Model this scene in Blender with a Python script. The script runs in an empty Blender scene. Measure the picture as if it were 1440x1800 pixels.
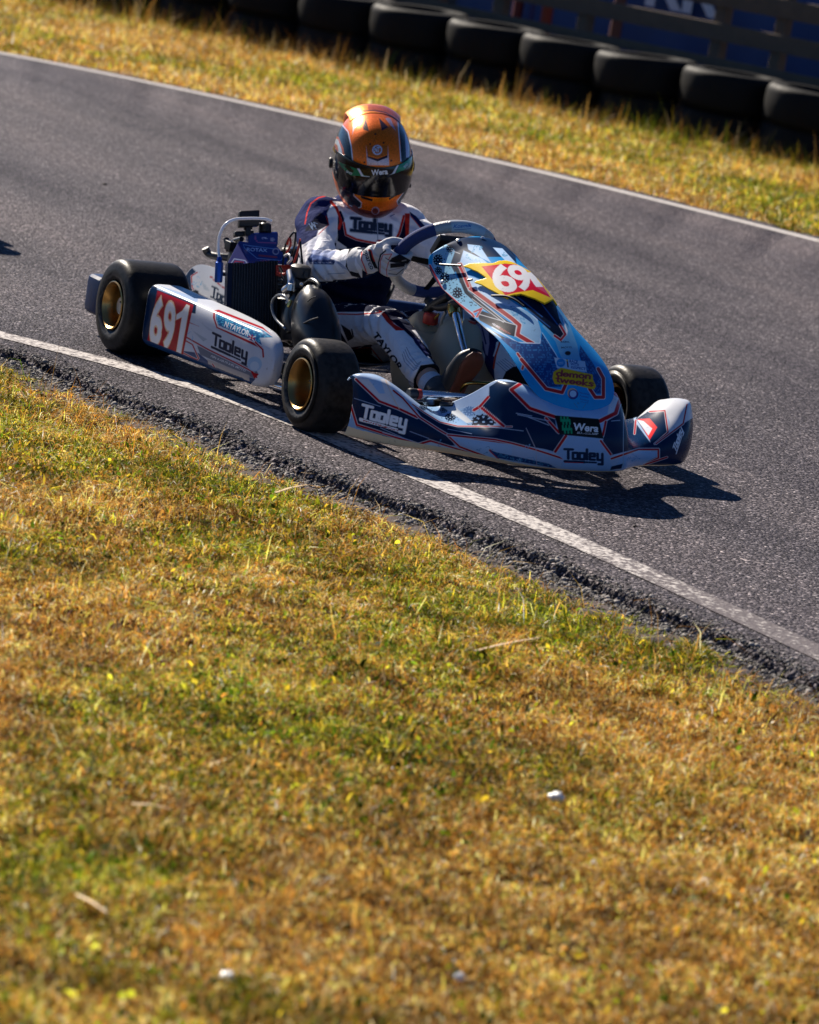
import bpy, bmesh, math, random
import numpy as np
from mathutils import Vector, Matrix
R = math.radians
rng = np.random.default_rng(7)
random.seed(7)
scene = bpy.context.scene
C = scene.collection

# ------------------------------------------------------------------ camera, sky, sun, exposure
# world frame: origin on the ground under the kart's rear axle, +X the way it drives, +Y its left, +Z up
CAM = np.array([10.374, -5.342, 1.731]); YAW, PITCH, ROLL = R(150.96), R(-10.32), R(9.16); FPX = 6800.0
def cam_basis():
    cy, sy, cp, sp = math.cos(YAW), math.sin(YAW), math.cos(PITCH), math.sin(PITCH)
    fwd = np.array([cy*cp, sy*cp, sp]); rt = np.array([sy, -cy, 0.]); up = np.cross(rt, fwd)
    c, s = math.cos(ROLL), math.sin(ROLL)
    return c*rt + s*up, -s*rt + c*up, fwd
CR, CU, CF = cam_basis()
cd = bpy.data.cameras.new('camera'); cam = bpy.data.objects.new('camera', cd); C.objects.link(cam)
cd.sensor_fit = 'VERTICAL'; cd.sensor_height = 36.0; cd.sensor_width = 28.8
cd.lens = FPX/1800*36.0
cd.clip_start = 0.5; cd.clip_end = 600
cam.matrix_world = Matrix(((CR[0], CU[0], -CF[0], CAM[0]), (CR[1], CU[1], -CF[1], CAM[1]), (CR[2], CU[2], -CF[2], CAM[2]), (0, 0, 0, 1)))
cd.dof.use_dof = True; cd.dof.focus_distance = 10.6; cd.dof.aperture_fstop = 5.8
scene.camera = cam

SUN_EL, SUN_TURN = R(35), R(6)
SUN = Vector((-math.cos(SUN_EL)*math.cos(SUN_TURN), -math.cos(SUN_EL)*math.sin(SUN_TURN), math.sin(SUN_EL)))
w = bpy.data.worlds.new('World'); scene.world = w; w.use_nodes = True
nt = w.node_tree; bg = nt.nodes['Background']
sky = nt.nodes.new('ShaderNodeTexSky'); sky.sky_type = 'NISHITA'; sky.sun_disc = False
sky.sun_elevation = SUN_EL; sky.sun_rotation = math.atan2(SUN.x, SUN.y); sky.air_density = 0.6; sky.dust_density = 0.0; sky.ozone_density = 10.0
nt.links.new(sky.outputs[0], bg.inputs[0]); bg.inputs[1].default_value = 0.05
sd = bpy.data.lights.new('sun', 'SUN'); sd.energy = 5.0; sd.angle = R(0.5); sd.color = (1.0, 0.90, 0.77)
so = bpy.data.objects.new('sun', sd); C.objects.link(so); so.rotation_euler = SUN.to_track_quat('Z', 'Y').to_euler()
scene.view_settings.view_transform = 'Standard'; scene.view_settings.look = 'None'
scene.view_settings.exposure = 1.0; scene.view_settings.gamma = 1.0
scene.cycles.max_bounces = 6; scene.cycles.use_denoising = True

# ------------------------------------------------------------------ helpers
def ray(px, py):
    return CF + CR*(px-720)/FPX - CU*(py-900)/FPX
def at(px, py, ax, v):
    """the point of the place seen at photo pixel (px, py) on the plane axis ax = v"""
    d = ray(px, py); t = (v-CAM[ax])/d[ax]
    return CAM + d*t
def Y(px, py, y): return at(px, py, 1, y)
def G(px, py, z=0.): return at(px, py, 2, z)
def project(P):
    d = P-CAM; z = d@CF
    return np.stack([720+FPX*(d@CR)/z, 900-FPX*(d@CU)/z], 1)

def tag(o, label=None, cat=None, group=None, kind=None):
    if label: o['label'] = label
    if cat: o['category'] = cat
    if group: o['group'] = group
    if kind: o['kind'] = kind
    return o
def thing(name, label, cat, loc=(0, 0, 0), group=None):
    o = bpy.data.objects.new(name, None); C.objects.link(o); o.location = loc; o.empty_display_size = .1
    return tag(o, label, cat, group)
def mesh_obj(name, V, F, m=None, parent=None, smooth=True):
    me = bpy.data.meshes.new(name)
    V = np.asarray(V, float)
    if isinstance(F, np.ndarray) and F.ndim == 2:
        me.vertices.add(len(V)); me.vertices.foreach_set('co', V.astype(np.float32).ravel())
        n, k = F.shape
        me.loops.add(n*k); me.loops.foreach_set('vertex_index', F.astype(np.int32).ravel())
        me.polygons.add(n); me.polygons.foreach_set('loop_start', np.arange(0, n*k, k, dtype=np.int32))
        me.update(calc_edges=True)
    else:
        me.from_pydata(V.tolist(), [], [list(map(int, f)) for f in F])
    if smooth: me.polygons.foreach_set('use_smooth', np.ones(len(me.polygons), dtype=bool))
    me.update()
    o = bpy.data.objects.new(name, me); C.objects.link(o)
    if m: me.materials.append(m)
    if parent:
        o.parent = parent
        top = parent
        off = Vector((0, 0, 0))
        while top: off = off+Vector(top.location); top = top.parent
        o.location = -off if parent.parent is None and off.length else (0, 0, 0)
        if parent.parent is not None: o.location = (0, 0, 0)
    return o
class MB:
    """collects boxes, tubes, lathes into ONE mesh"""
    def __init__(s): s.V = []; s.F = []; s.n = 0
    def add(s, V, F):
        V = np.asarray(V, float); s.V.append(V); s.F += [[int(i)+s.n for i in f] for f in F]; s.n += len(V); return s
    def box(s, c, h, rot=None, bev=0.):
        c = np.array(c, float); h = np.array(h, float); b = min(bev, *(h*.9)) if bev else 0
        if not b:
            V = np.array([[x, y, z] for x in (-1, 1) for y in (-1, 1) for z in (-1, 1)])*h
            F = [(0, 1, 3, 2), (4, 6, 7, 5), (0, 4, 5, 1), (2, 3, 7, 6), (0, 2, 6, 4), (1, 5, 7, 3)]
        else:
            bm = bmesh.new(); bmesh.ops.create_cube(bm, size=2)
            for v in bm.verts: v.co = Vector(np.array(v.co)*h)
            bmesh.ops.bevel(bm, geom=bm.edges[:]+bm.verts[:], offset=b, segments=3, profile=.6, affect='EDGES')
            V = np.array([v.co[:] for v in bm.verts]); F = [[v.index for v in f.verts] for f in bm.faces]; bm.free()
        if rot is not None: V = V@np.array(rot).T
        return s.add(V+c, F)
    def tube(s, pts, r, n=12, cap=True, ab=None, hint=(0, 0, 1), sub=0, power=2.):
        pts = np.array(pts, float); r = np.broadcast_to(np.array(r, float), (len(pts),)) if np.ndim(r) < 2 else np.array(r, float)
        if sub: pts, r = cr(pts, sub), cr(r, sub)
        m = len(pts); T = np.gradient(pts, axis=0); T /= np.linalg.norm(T, axis=1)[:, None]+1e-12
        u = np.array(hint, float); V = []
        th = np.linspace(0, 2*np.pi, n, endpoint=False); ct, st = np.cos(th), np.sin(th)
        ct = np.sign(ct)*abs(ct)**(2/power); st = np.sign(st)*abs(st)**(2/power)
        for i in range(m):
            u = u-T[i]*(u@T[i]); nu = np.linalg.norm(u)
            if nu < 1e-6: u = np.array([1., 0, 0])-T[i]*T[i][0]; nu = np.linalg.norm(u)
            u = u/nu; v = np.cross(T[i], u)
            ra, rb = (r[i], r[i]) if r.ndim == 1 else r[i]
            V.append(pts[i]+ra*ct[:, None]*v+rb*st[:, None]*u)
            if r.ndim > 1: u = np.array(hint, float)
        V = np.concatenate(V); F = []
        for i in range(m-1):
            for j in range(n):
                k = (j+1) % n; F.append((i*n+j, i*n+k, (i+1)*n+k, (i+1)*n+j))
        if cap: F += [tuple(range(n))[::-1], tuple(range((m-1)*n, m*n))]
        return s.add(V, F)
    def lathe(s, prof, c, ax, n=48, close=False):
        """prof: list of (radius, along axis)"""
        ax = np.array(ax, float); ax /= np.linalg.norm(ax)
        u = np.cross(ax, (0, 0, 1.)) if abs(ax[2]) < .9 else np.cross(ax, (1., 0, 0)); u /= np.linalg.norm(u); v = np.cross(ax, u)
        th = np.linspace(0, 2*np.pi, n, endpoint=False); V = []
        for (r, a) in prof: V.append(np.array(c)+ax*a+r*(np.cos(th)[:, None]*u+np.sin(th)[:, None]*v))
        m = len(prof); F = []
        for i in range(m if close else m-1):
            i2 = (i+1) % m
            for j in range(n):
                k = (j+1) % n; F.append((i*n+j, i*n+k, i2*n+k, i2*n+j))
        return s.add(np.concatenate(V), F)
    def prism(s, pts, d):
        """flat outline of 3-D points, thickened by vector d"""
        P = np.array(pts, float); n = len(P); F = [tuple(range(n)), tuple(range(2*n-1, n-1, -1))]+[(i, i+n, (i+1) % n+n, (i+1) % n) for i in range(n)]
        return s.add(np.concatenate([P, P+np.array(d)]), F)
    def build(s, name, m, parent=None, smooth=True, angle=35):
        o = mesh_obj(name, np.concatenate(s.V), s.F, m, parent, smooth)
        bm = bmesh.new(); bm.from_mesh(o.data); bmesh.ops.recalc_face_normals(bm, faces=bm.faces); bm.to_mesh(o.data); bm.free()
        if smooth:
            o.data.set_sharp_from_angle(angle=R(angle))
        return o
def cr(P, k):
    """Catmull-Rom through rows of P, k steps a span"""
    P = np.array(P, float); one = P.ndim == 1
    if one: P = P[:, None]
    Q = np.concatenate([2*P[:1]-P[1:2], P, 2*P[-1:]-P[-2:-1]]); out = []
    for i in range(1, len(Q)-2):
        t = np.linspace(0, 1, k, endpoint=False)[:, None]; a, b, c, d = Q[i-1], Q[i], Q[i+1], Q[i+2]
        out.append(.5*((2*b)+(-a+c)*t+(2*a-5*b+4*c-d)*t*t+(-a+3*b-3*c+d)*t**3))
    out.append(P[-1:]); o = np.concatenate(out)
    return o[:, 0] if one else o
def grid_faces(nu, nv, cu=False, cv=False):
    i = np.arange(nu if cu else nu-1)[:, None]; j = np.arange(nv if cv else nv-1)[None]
    i2 = (i+1) % nu; j2 = (j+1) % nv
    return np.stack([(i*nv+j), (i2*nv+j), (i2*nv+j2), (i*nv+j2)], -1).reshape(-1, 4)
def sstep(a, b, x):
    t = np.clip((x-a)/(b-a), 0, 1); return t*t*(3-2*t)
def vnoise(x, y, sc, seed=0):
    x = np.asarray(x)*sc+seed*17.3; y = np.asarray(y)*sc+seed*7.7
    def h(i, j):
        v = np.sin(i*127.1+j*311.7+seed*3.1)*43758.5453; return v-np.floor(v)
    i, j = np.floor(x), np.floor(y); fx, fy = x-i, y-j; fx = fx*fx*(3-2*fx); fy = fy*fy*(3-2*fy)
    return (h(i, j)*(1-fx)+h(i+1, j)*fx)*(1-fy)+(h(i, j+1)*(1-fx)+h(i+1, j+1)*fx)*fy

# ------------------------------------------------------------------ materials
def nodes(name):
    m = bpy.data.materials.new(name); m.use_nodes = True; t = m.node_tree
    return m, t, t.nodes['Principled BSDF'], t.nodes.new, t.links.new
def setb(b, **k):
    for a, v in k.items():
        b.inputs[a.replace('_', ' ')].default_value = v
def plain(name, col, rough=.5, metal=0., coat=0., bump=0., bscale=60., var=.12, spec=.5):
    m, t, b, N, L = nodes(name)
    setb(b, Roughness=rough, Metallic=metal); b.inputs['Coat Weight'].default_value = coat; b.inputs['Specular IOR Level'].default_value = spec
    tc = N('ShaderNodeTexCoord'); no = N('ShaderNodeTexNoise'); no.inputs['Scale'].default_value = bscale; no.inputs['Detail'].default_value = 4
    L(tc.outputs['Object'], no.inputs['Vector'])
    mx = N('ShaderNodeMix'); mx.data_type = 'RGBA'
    mx.inputs[6].default_value = (*[c*(1-var) for c in col], 1); mx.inputs[7].default_value = (*[min(1, c*(1+var)) for c in col], 1)
    L(no.outputs[0], mx.inputs[0]); L(mx.outputs[2], b.inputs['Base Color'])
    ra = N('ShaderNodeMapRange'); ra.inputs[3].default_value = max(0, rough-.08); ra.inputs[4].default_value = min(1, rough+.12)
    L(no.outputs[0], ra.inputs[0]); L(ra.outputs[0], b.inputs['Roughness'])
    if bump:
        bp = N('ShaderNodeBump'); bp.inputs['Strength'].default_value = bump; bp.inputs['Distance'].default_value = .004
        L(no.outputs[0], bp.inputs['Height']); L(bp.outputs[0], b.inputs['Normal'])
    return m
def painted(name, rough=.3, coat=.5, metal=0., fabric=False, flake=False, spec=.5):
    """colour from the mesh's own livery attribute"""
    m, t, b, N, L = nodes(name)
    a = N('ShaderNodeAttribute'); a.attribute_name = 'livery'
    tc = N('ShaderNodeTexCoord'); no = N('ShaderNodeTexNoise'); no.inputs['Scale'].default_value = 9; no.inputs['Detail'].default_value = 6
    L(tc.outputs['Object'], no.inputs['Vector'])
    mx = N('ShaderNodeMix'); mx.data_type = 'RGBA'; mx.blend_type = 'MULTIPLY'; mx.inputs[0].default_value = .5
    cr_ = N('ShaderNodeValToRGB'); cr_.color_ramp.elements[0].position = .3; cr_.color_ramp.elements[0].color = (.80, .80, .80, 1); cr_.color_ramp.elements[1].position = .6
    L(no.outputs[0], cr_.inputs[0]); L(a.outputs[0], mx.inputs[6]); L(cr_.outputs[0], mx.inputs[7]); L(mx.outputs[2], b.inputs['Base Color'])
    setb(b, Roughness=rough, Metallic=metal); b.inputs['Coat Weight'].default_value = coat; b.inputs['Coat Roughness'].default_value = .12; b.inputs['Specular IOR Level'].default_value = spec
    if fabric:
        b.inputs['Sheen Weight'].default_value = 0
        n2 = N('ShaderNodeTexNoise'); n2.inputs['Scale'].default_value = 28; n2.inputs['Detail'].default_value = 3; n2.inputs['Distortion'].default_value = 1.2
        L(tc.outputs['Object'], n2.inputs['Vector'])
        n3 = N('ShaderNodeTexNoise'); n3.inputs['Scale'].default_value = 500; L(tc.outputs['Object'], n3.inputs['Vector'])
        b1 = N('ShaderNodeBump'); b1.inputs['Strength'].default_value = .55; b1.inputs['Distance'].default_value = .012; L(n2.outputs[0], b1.inputs['Height'])
        b2 = N('ShaderNodeBump'); b2.inputs['Strength'].default_value = .3; b2.inputs['Distance'].default_value = .001; L(n3.outputs[0], b2.inputs['Height'])
        L(b1.outputs[0], b2.inputs['Normal']); L(b2.outputs[0], b.inputs['Normal'])
    else:
        gr = N('ShaderNodeTexNoise'); gr.inputs['Scale'].default_value = 70; gr.inputs['Detail'].default_value = 9; gr.inputs['Roughness'].default_value = .75; L(tc.outputs['Object'], gr.inputs['Vector'])
        g2 = N('ShaderNodeMapRange'); g2.inputs[1].default_value = .60; g2.inputs[2].default_value = .70; g2.inputs[3].default_value = 0; g2.inputs[4].default_value = .55; L(gr.outputs[0], g2.inputs[0])
        gm_ = N('ShaderNodeMix'); gm_.data_type = 'RGBA'; gm_.inputs[7].default_value = (.045, .04, .036, 1); L(g2.outputs[0], gm_.inputs[0]); L(mx.outputs[2], gm_.inputs[6]); L(gm_.outputs[2], b.inputs['Base Color'])
        b1 = N('ShaderNodeBump'); b1.inputs['Strength'].default_value = .12; b1.inputs['Distance'].default_value = .01; L(no.outputs[0], b1.inputs['Height']); L(b1.outputs[0], b.inputs['Normal'])
    if flake:
        vo = N('ShaderNodeTexVoronoi'); vo.inputs['Scale'].default_value = 900; L(tc.outputs['Object'], vo.inputs['Vector'])
        ra = N('ShaderNodeMapRange'); ra.inputs[3].default_value = rough-.1; ra.inputs[4].default_value = rough+.2; L(vo.outputs['Color'], ra.inputs[0]); L(ra.outputs[0], b.inputs['Roughness'])
    return m

def ramp(N, stops):
    r = N('ShaderNodeValToRGB'); e = r.color_ramp.elements
    while len(e) < len(stops): e.new(.5)
    for x, (p, c) in zip(e, stops): x.position = p; x.color = (*c, 1)
    return r
def asphalt_mat():
    m, t, b, N, L = nodes('asphalt')
    tc = N('ShaderNodeTexCoord')
    v = N('ShaderNodeTexVoronoi'); v.inputs['Scale'].default_value = 135; L(tc.outputs['Object'], v.inputs['Vector'])
    v2 = N('ShaderNodeTexVoronoi'); v2.inputs['Scale'].default_value = 90; L(tc.outputs['Object'], v2.inputs['Vector'])
    n = N('ShaderNodeTexNoise'); n.inputs['Scale'].default_value = 1.1; n.inputs['Detail'].default_value = 7; mpp = N('ShaderNodeMapping'); mpp.inputs['Scale'].default_value = (.3, 1.5, 1); mpp.inputs['Rotation'].default_value = (0, 0, R(-14)); L(tc.outputs['Object'], mpp.inputs['Vector']); L(mpp.outputs[0], n.inputs['Vector'])
    n2 = N('ShaderNodeTexNoise'); n2.inputs['Scale'].default_value = 110; n2.inputs['Detail'].default_value = 6; n2.inputs['Roughness'].default_value = .7; L(tc.outputs['Object'], n2.inputs['Vector'])
    stone = ramp(N, [(0, (.020, .018, .020)), (.4, (.055, .050, .057)), (.68, (.108, .098, .109)), (.88, (.25, .226, .245)), (1, (.62, .56, .56))])
    L(v.outputs['Color'], stone.inputs[0])
    mx3 = N('ShaderNodeMix'); mx3.data_type = 'RGBA'; mx3.blend_type = 'MULTIPLY'; mx3.inputs[0].default_value = 1
    rr = ramp(N, [(.36, (.35, .35, .37)), (.52, (1, 1, 1)), (.68, (1.5, 1.45, 1.4))]); L(n2.outputs[0], rr.inputs[0])
    big = ramp(N, [(.34, (.62, .62, .66)), (.48, (1, 1, 1)), (.66, (1.35, 1.3, 1.25))]); L(n.outputs[0], big.inputs[0])
    mx = N('ShaderNodeMix'); mx.data_type = 'RGBA'; mx.blend_type = 'MULTIPLY'; mx.inputs[0].default_value = 1
    L(stone.outputs[0], mx.inputs[6]); L(big.outputs[0], mx.inputs[7])
    L(mx.outputs[2], mx3.inputs[6]); L(rr.outputs[0], mx3.inputs[7]); L(mx3.outputs[2], b.inputs['Base Color'])
    b.inputs['Roughness'].default_value = .6; b.inputs['Specular IOR Level'].default_value = .03
    h0 = N('ShaderNodeMath'); h0.operation = 'MULTIPLY_ADD'; h0.inputs[1].default_value = -1.3; L(v.outputs['Distance'], h0.inputs[0]); L(v.outputs['Color'], h0.inputs[2])
    h = N('ShaderNodeMath'); h.operation = 'MULTIPLY_ADD'; h.inputs[1].default_value = -.7; L(v2.outputs['Distance'], h.inputs[0]); L(h0.outputs[0], h.inputs[2])
    bp = N('ShaderNodeBump'); bp.inputs['Strength'].default_value = 1; bp.inputs['Distance'].default_value = .0035; L(h.outputs[0], bp.inputs['Height']); L(bp.outputs[0], b.inputs['Normal'])
    return m
def line_mat():
    m, t, b, N, L = nodes('worn_white_paint')
    tc = N('ShaderNodeTexCoord')
    v = N('ShaderNodeTexVoronoi'); v.inputs['Scale'].default_value = 95; L(tc.outputs['Object'], v.inputs['Vector'])
    n = N('ShaderNodeTexNoise'); n.inputs['Scale'].default_value = 45; n.inputs['Detail'].default_value = 6; L(tc.outputs['Object'], n.inputs['Vector'])
    a = N('ShaderNodeAttribute'); a.attribute_name = 'wear'
    s = N('ShaderNodeMath'); s.operation = 'ADD'; L(n.outputs[0], s.inputs[0]); L(a.outputs['Fac'], s.inputs[1])
    s2 = N('ShaderNodeMath'); s2.operation = 'MULTIPLY_ADD'; s2.inputs[1].default_value = .35; L(v.outputs['Distance'], s2.inputs[0]); L(s.outputs[0], s2.inputs[2])
    r = N('ShaderNodeMapRange'); r.inputs[1].default_value = .78; r.inputs[2].default_value = .98; L(s2.outputs[0], r.inputs[0])
    mx = N('ShaderNodeMix'); mx.data_type = 'RGBA'; mx.inputs[6].default_value = (.50, .47, .45, 1); mx.inputs[7].default_value = (.13, .115, .12, 1)
    L(r.outputs[0], mx.inputs[0]); L(mx.outputs[2], b.inputs['Base Color']); b.inputs['Roughness'].default_value = .7; b.inputs['Specular IOR Level'].default_value = .05
    bp = N('ShaderNodeBump'); bp.inputs['Strength'].default_value = .6; bp.inputs['Distance'].default_value = .004; bp.invert = True; L(v.outputs['Distance'], bp.inputs['Height']); L(bp.outputs[0], b.inputs['Normal'])
    return m
def soil_mat():
    m, t, b, N, L = nodes('dry_turf')
    tc = N('ShaderNodeTexCoord'); n = N('ShaderNodeTexNoise'); n.inputs['Scale'].default_value = 3; n.inputs['Detail'].default_value = 8; L(tc.outputs['Object'], n.inputs['Vector'])
    n2 = N('ShaderNodeTexNoise'); n2.inputs['Scale'].default_value = 60; n2.inputs['Detail'].default_value = 5; L(tc.outputs['Object'], n2.inputs['Vector'])
    r = ramp(N, [(.3, (.035, .032, .008)), (.5, (.085, .048, .014)), (.7, (.13, .07, .02))]); L(n.outputs[0], r.inputs[0])
    mx = N('ShaderNodeMix'); mx.data_type = 'RGBA'; mx.blend_type = 'MULTIPLY'; mx.inputs[0].default_value = .7; L(r.outputs[0], mx.inputs[6]); L(n2.outputs[0], mx.inputs[7]); L(mx.outputs[2], b.inputs['Base Color'])
    b.inputs['Roughness'].default_value = .95; b.inputs['Specular IOR Level'].default_value = .02
    bp = N('ShaderNodeBump'); bp.inputs['Strength'].default_value = 1; bp.inputs['Distance'].default_value = .02; L(n2.outputs[0], bp.inputs['Height']); L(bp.outputs[0], b.inputs['Normal'])
    return m
def blade_mat():
    m = bpy.data.materials.new('grass_blades'); m.use_nodes = True; t = m.node_tree; N = t.nodes.new; L = t.links.new
    for n in list(t.nodes): t.nodes.remove(n)
    o = N('ShaderNodeOutputMaterial'); a = N('ShaderNodeAttribute'); a.attribute_name = 'livery'
    d = N('ShaderNodeBsdfPrincipled'); d.inputs['Roughness'].default_value = .5; d.inputs['Specular IOR Level'].default_value = .07
    tr = N('ShaderNodeBsdfTranslucent'); mx = N('ShaderNodeMixShader'); mx.inputs[0].default_value = .55
    L(a.outputs[0], d.inputs['Base Color']); L(a.outputs[0], tr.inputs[0]); L(d.outputs[0], mx.inputs[1]); L(tr.outputs[0], mx.inputs[2]); L(mx.outputs[0], o.inputs[0])
    return m

M = {}
M['asphalt'] = asphalt_mat(); M['line'] = line_mat(); M['soil'] = soil_mat(); M['blade'] = blade_mat()
M['rubber'] = plain('barrier_rubber', (.007, .0068, .0068), .6, bump=.4, bscale=25, var=.3, spec=.12)
M['slick0'] = plain('slick_tyre_rubber', (.009, .0088, .009), .5, bump=.35, bscale=40, var=.35, spec=.22)
def slick_mat():
    m, t, b, N, L = nodes('slick_tyre')
    tc = N('ShaderNodeTexCoord'); sp = N('ShaderNodeSeparateXYZ'); L(tc.outputs['Object'], sp.inputs[0]); cb = N('ShaderNodeCombineXYZ'); L(sp.outputs[0], cb.inputs[0]); L(sp.outputs[2], cb.inputs[2])
    ln = N('ShaderNodeVectorMath'); ln.operation = 'LENGTH'; L(cb.outputs[0], ln.inputs[0])
    no = N('ShaderNodeTexNoise'); no.inputs['Scale'].default_value = 55; no.inputs['Detail'].default_value = 6; L(tc.outputs['Object'], no.inputs['Vector'])
    ad = N('ShaderNodeMath'); ad.operation = 'MULTIPLY_ADD'; ad.inputs[1].default_value = .030; L(no.outputs[0], ad.inputs[0]); L(ln.outputs['Value'], ad.inputs[2])
    r_ = ramp(N, [(.070, (.008, .008, .008)), (.098, (.014, .014, .014)), (.104, (.075, .07, .065)), (.110, (.012, .012, .012)), (.122, (.010, .010, .010)), (.140, (.030, .028, .027)), (.150, (.009, .009, .009))]); L(ad.outputs[0], r_.inputs[0]); L(r_.outputs[0], b.inputs['Base Color'])
    b.inputs['Roughness'].default_value = .45; b.inputs['Specular IOR Level'].default_value = .14
    wv = N('ShaderNodeTexWave'); wv.wave_type = 'BANDS'; wv.inputs['Scale'].default_value = 1; wv.inputs['Distortion'].default_value = 0
    bp = N('ShaderNodeBump'); bp.inputs['Strength'].default_value = .6; bp.inputs['Distance'].default_value = .002; L(no.outputs[0], bp.inputs['Height']); L(bp.outputs[0], b.inputs['Normal'])
    t.nodes.remove(wv)
    return m
M['slick'] = slick_mat()
M['wood'] = plain('weathered_fence_wood', (.115, .078, .048), .85, bump=.8, bscale=14, var=.35)
M['tarp'] = plain('navy_tarpaulin', (.012, .05, .16), .55, bump=.5, bscale=3, var=.35)
M['white'] = plain('white_plastic', (.72, .71, .68), .35, coat=.3, var=.06, bscale=12)
M['cream'] = plain('cream_plastic', (.42, .38, .28), .45, var=.08, bscale=10)
M['black'] = plain('black_plastic', (.007, .007, .008), .38, var=.25, bscale=30, spec=.3)
M['dark_metal'] = plain('dark_cast_metal', (.06, .06, .062), .45, metal=.8, bump=.3, bscale=90, var=.3)
M['steel'] = plain('brushed_steel', (.5, .5, .5), .28, metal=1, var=.1, bscale=30)
M['chrome'] = plain('chromed_tube', (.8, .8, .82), .1, metal=1, var=.04, bscale=10)
M['gold'] = plain('gold_anodised', (.42, .25, .085), .33, metal=1, var=.12, bscale=25)
M['brass'] = plain('brass_plating', (.62, .42, .12), .22, metal=1, var=.1, bscale=25)
M['red'] = plain('red_plastic', (.42, .03, .02), .45, var=.12, bscale=20)
M['blue_anod'] = plain('blue_anodised', (.015, .07, .32), .3, metal=.7, var=.15, bscale=20)
M['suede'] = plain('blue_suede_grip', (.02, .035, .13), .9, bump=.4, bscale=220, var=.2)
M['navy'] = plain('navy_plastic', (.004, .009, .03), .4, coat=.0, spec=.15, var=.2, bscale=20)
M['skin'] = plain('skin', (.45, .26, .18), .55, var=.08, bscale=30)
M['terry'] = plain('black_cuff_cloth', (.012, .012, .014), .9, bump=.6, bscale=150, var=.3)
M['orange'] = plain('orange_cloth', (.5, .1, .02), .8, var=.2, bscale=15)
# ------------------------------------------------------------------ the setting
def curve_y(pts, k=24): return cr(np.array(pts, float), k)
line_near = curve_y([(-30, -40), (-12, -15), (-6, -7), (-3, -3.7), (-1.3, -1.95), (-.55, -1.27), (-.128, -.96), (.38, -.665), (.887, -.52), (1.67, -.445), (2.26, -.385), (2.9, -.352), (3.6, -.34), (4.6, -.37), (7, -.7), (14, -3), (40, -20)])
line_far = curve_y([(-52, -34), (-26, -12), (-15, -2.6), (-11.8, .95), (-9.8, 2.75), (-8.99, 3.38), (-7.97, 3.93), (-7.2, 4.2), (-6.38, 4.55), (-4.79, 5.03), (-2, 5.7), (3, 6.2), (9, 6.2), (20, 4.5), (46, -6)])
def normals2(P):
    T = np.gradient(P, axis=0); T /= np.linalg.norm(T, axis=1)[:, None]; return np.stack([-T[:, 1], T[:, 0]], 1)   # to the left of travel
def resample(P, n):
    s = np.concatenate([[0], np.cumsum(np.linalg.norm(np.diff(P, axis=0), axis=1))]); q = np.linspace(0, s[-1], n)
    return np.stack([np.interp(q, s, P[:, 0]), np.interp(q, s, P[:, 1])], 1)
# ground sheet under everything
n = 60; xs = np.linspace(-1, 1, n)**3*300
gx, gy = np.meshgrid(xs-4, xs, indexing='ij')
tag(mesh_obj('ground', np.stack([gx.ravel(), gy.ravel(), np.full(n*n, -.06)], 1), grid_faces(n, n), M['soil']), kind='structure')
# asphalt: from a ragged crumbled near edge to the far verge
edge_pts = curve_y([(-30, -40.6), (-12, -15.6), (-6, -7.5), (-3, -4.15), (-1.3, -2.2), (-.6, -1.55), (.1, -1.06), (.67, -.95), (1.04, -.865), (1.5, -.80), (1.8, -.735), (2.0, -.68), (2.35, -.61), (2.75, -.565), (3.1, -.53), (3.44, -.505), (4.6, -.52), (7, -.85), (14, -3.2), (40, -20.2)])
fine = edge_pts[(edge_pts[:, 0] > -1.6) & (edge_pts[:, 0] < 6)]; a_ = edge_pts[edge_pts[:, 0] <= -1.6]; b_ = edge_pts[edge_pts[:, 0] >= 6]
E1 = np.concatenate([a_, resample(fine, 2600), b_]); E1n = normals2(E1)
jag = (vnoise(E1[:, 0], E1[:, 1], 5, 3)-.5)*.035+(vnoise(E1[:, 0], E1[:, 1], 23, 5)-.5)*.010+(vnoise(E1[:, 0], E1[:, 1], 90, 6)-.5)*.012+rng.normal(0, .0022, len(E1))
E1j = E1+E1n*jag[:, None]
ff = line_far+normals2(line_far)*.16
ff = ff+normals2(ff)*((vnoise(ff[:, 0], ff[:, 1], 5, 2)-.5)*.12)[:, None]
def arc(P): return np.concatenate([[0], np.cumsum(np.linalg.norm(np.diff(P, axis=0), axis=1))])
sE, sF = arc(E1), arc(ff)
anchE = [0, *np.interp([-6, -1.6, 1, 6], E1[:, 0], sE), sE[-1]]; anchF = [0, *np.interp([-22, -14, -7, 3], ff[:, 0], sF), sF[-1]]
qF = np.interp(sE, anchE, anchF); F1 = np.stack([np.interp(qF, sF, ff[:, 0]), np.interp(qF, sF, ff[:, 1])], 1)
# match the two edges by arc share around the kart's part of the track
nz = lambda sc, sd_, am, ja=.002: (vnoise(E1[:, 0], E1[:, 1], sc, sd_)-.5)*am+rng.normal(0, ja, len(E1))
lip = .45+1.0*vnoise(E1[:, 0], E1[:, 1], 2.2, 77)          # how far the edge has broken away, varying along it
rows = [np.concatenate([E1j-E1n*.010, np.full((len(E1), 1), -.058)], 1),
        np.concatenate([E1j-E1n*.004, (-.030+nz(130, 9, .008, .003))[:, None]], 1),
        np.concatenate([E1j+E1n*.006, (-.013+nz(120, 8, .008, .0025))[:, None]], 1),
        np.concatenate([E1j+E1n*(.022*lip)[:, None], (-.006+nz(100, 7, .006, .0018))[:, None]], 1),
        np.concatenate([E1j+E1n*(.045*lip)[:, None], (-.002+nz(90, 17, .003, .001))[:, None]], 1),
        np.concatenate([E1+E1n*.10, np.zeros((len(E1), 1))], 1)]
for k in (.25, .5, .75, 1):
    q = (E1+E1n*.1)*(1-k)+F1*k
    rows.append(np.concatenate([q, np.zeros((len(E1), 1))], 1))
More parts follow.
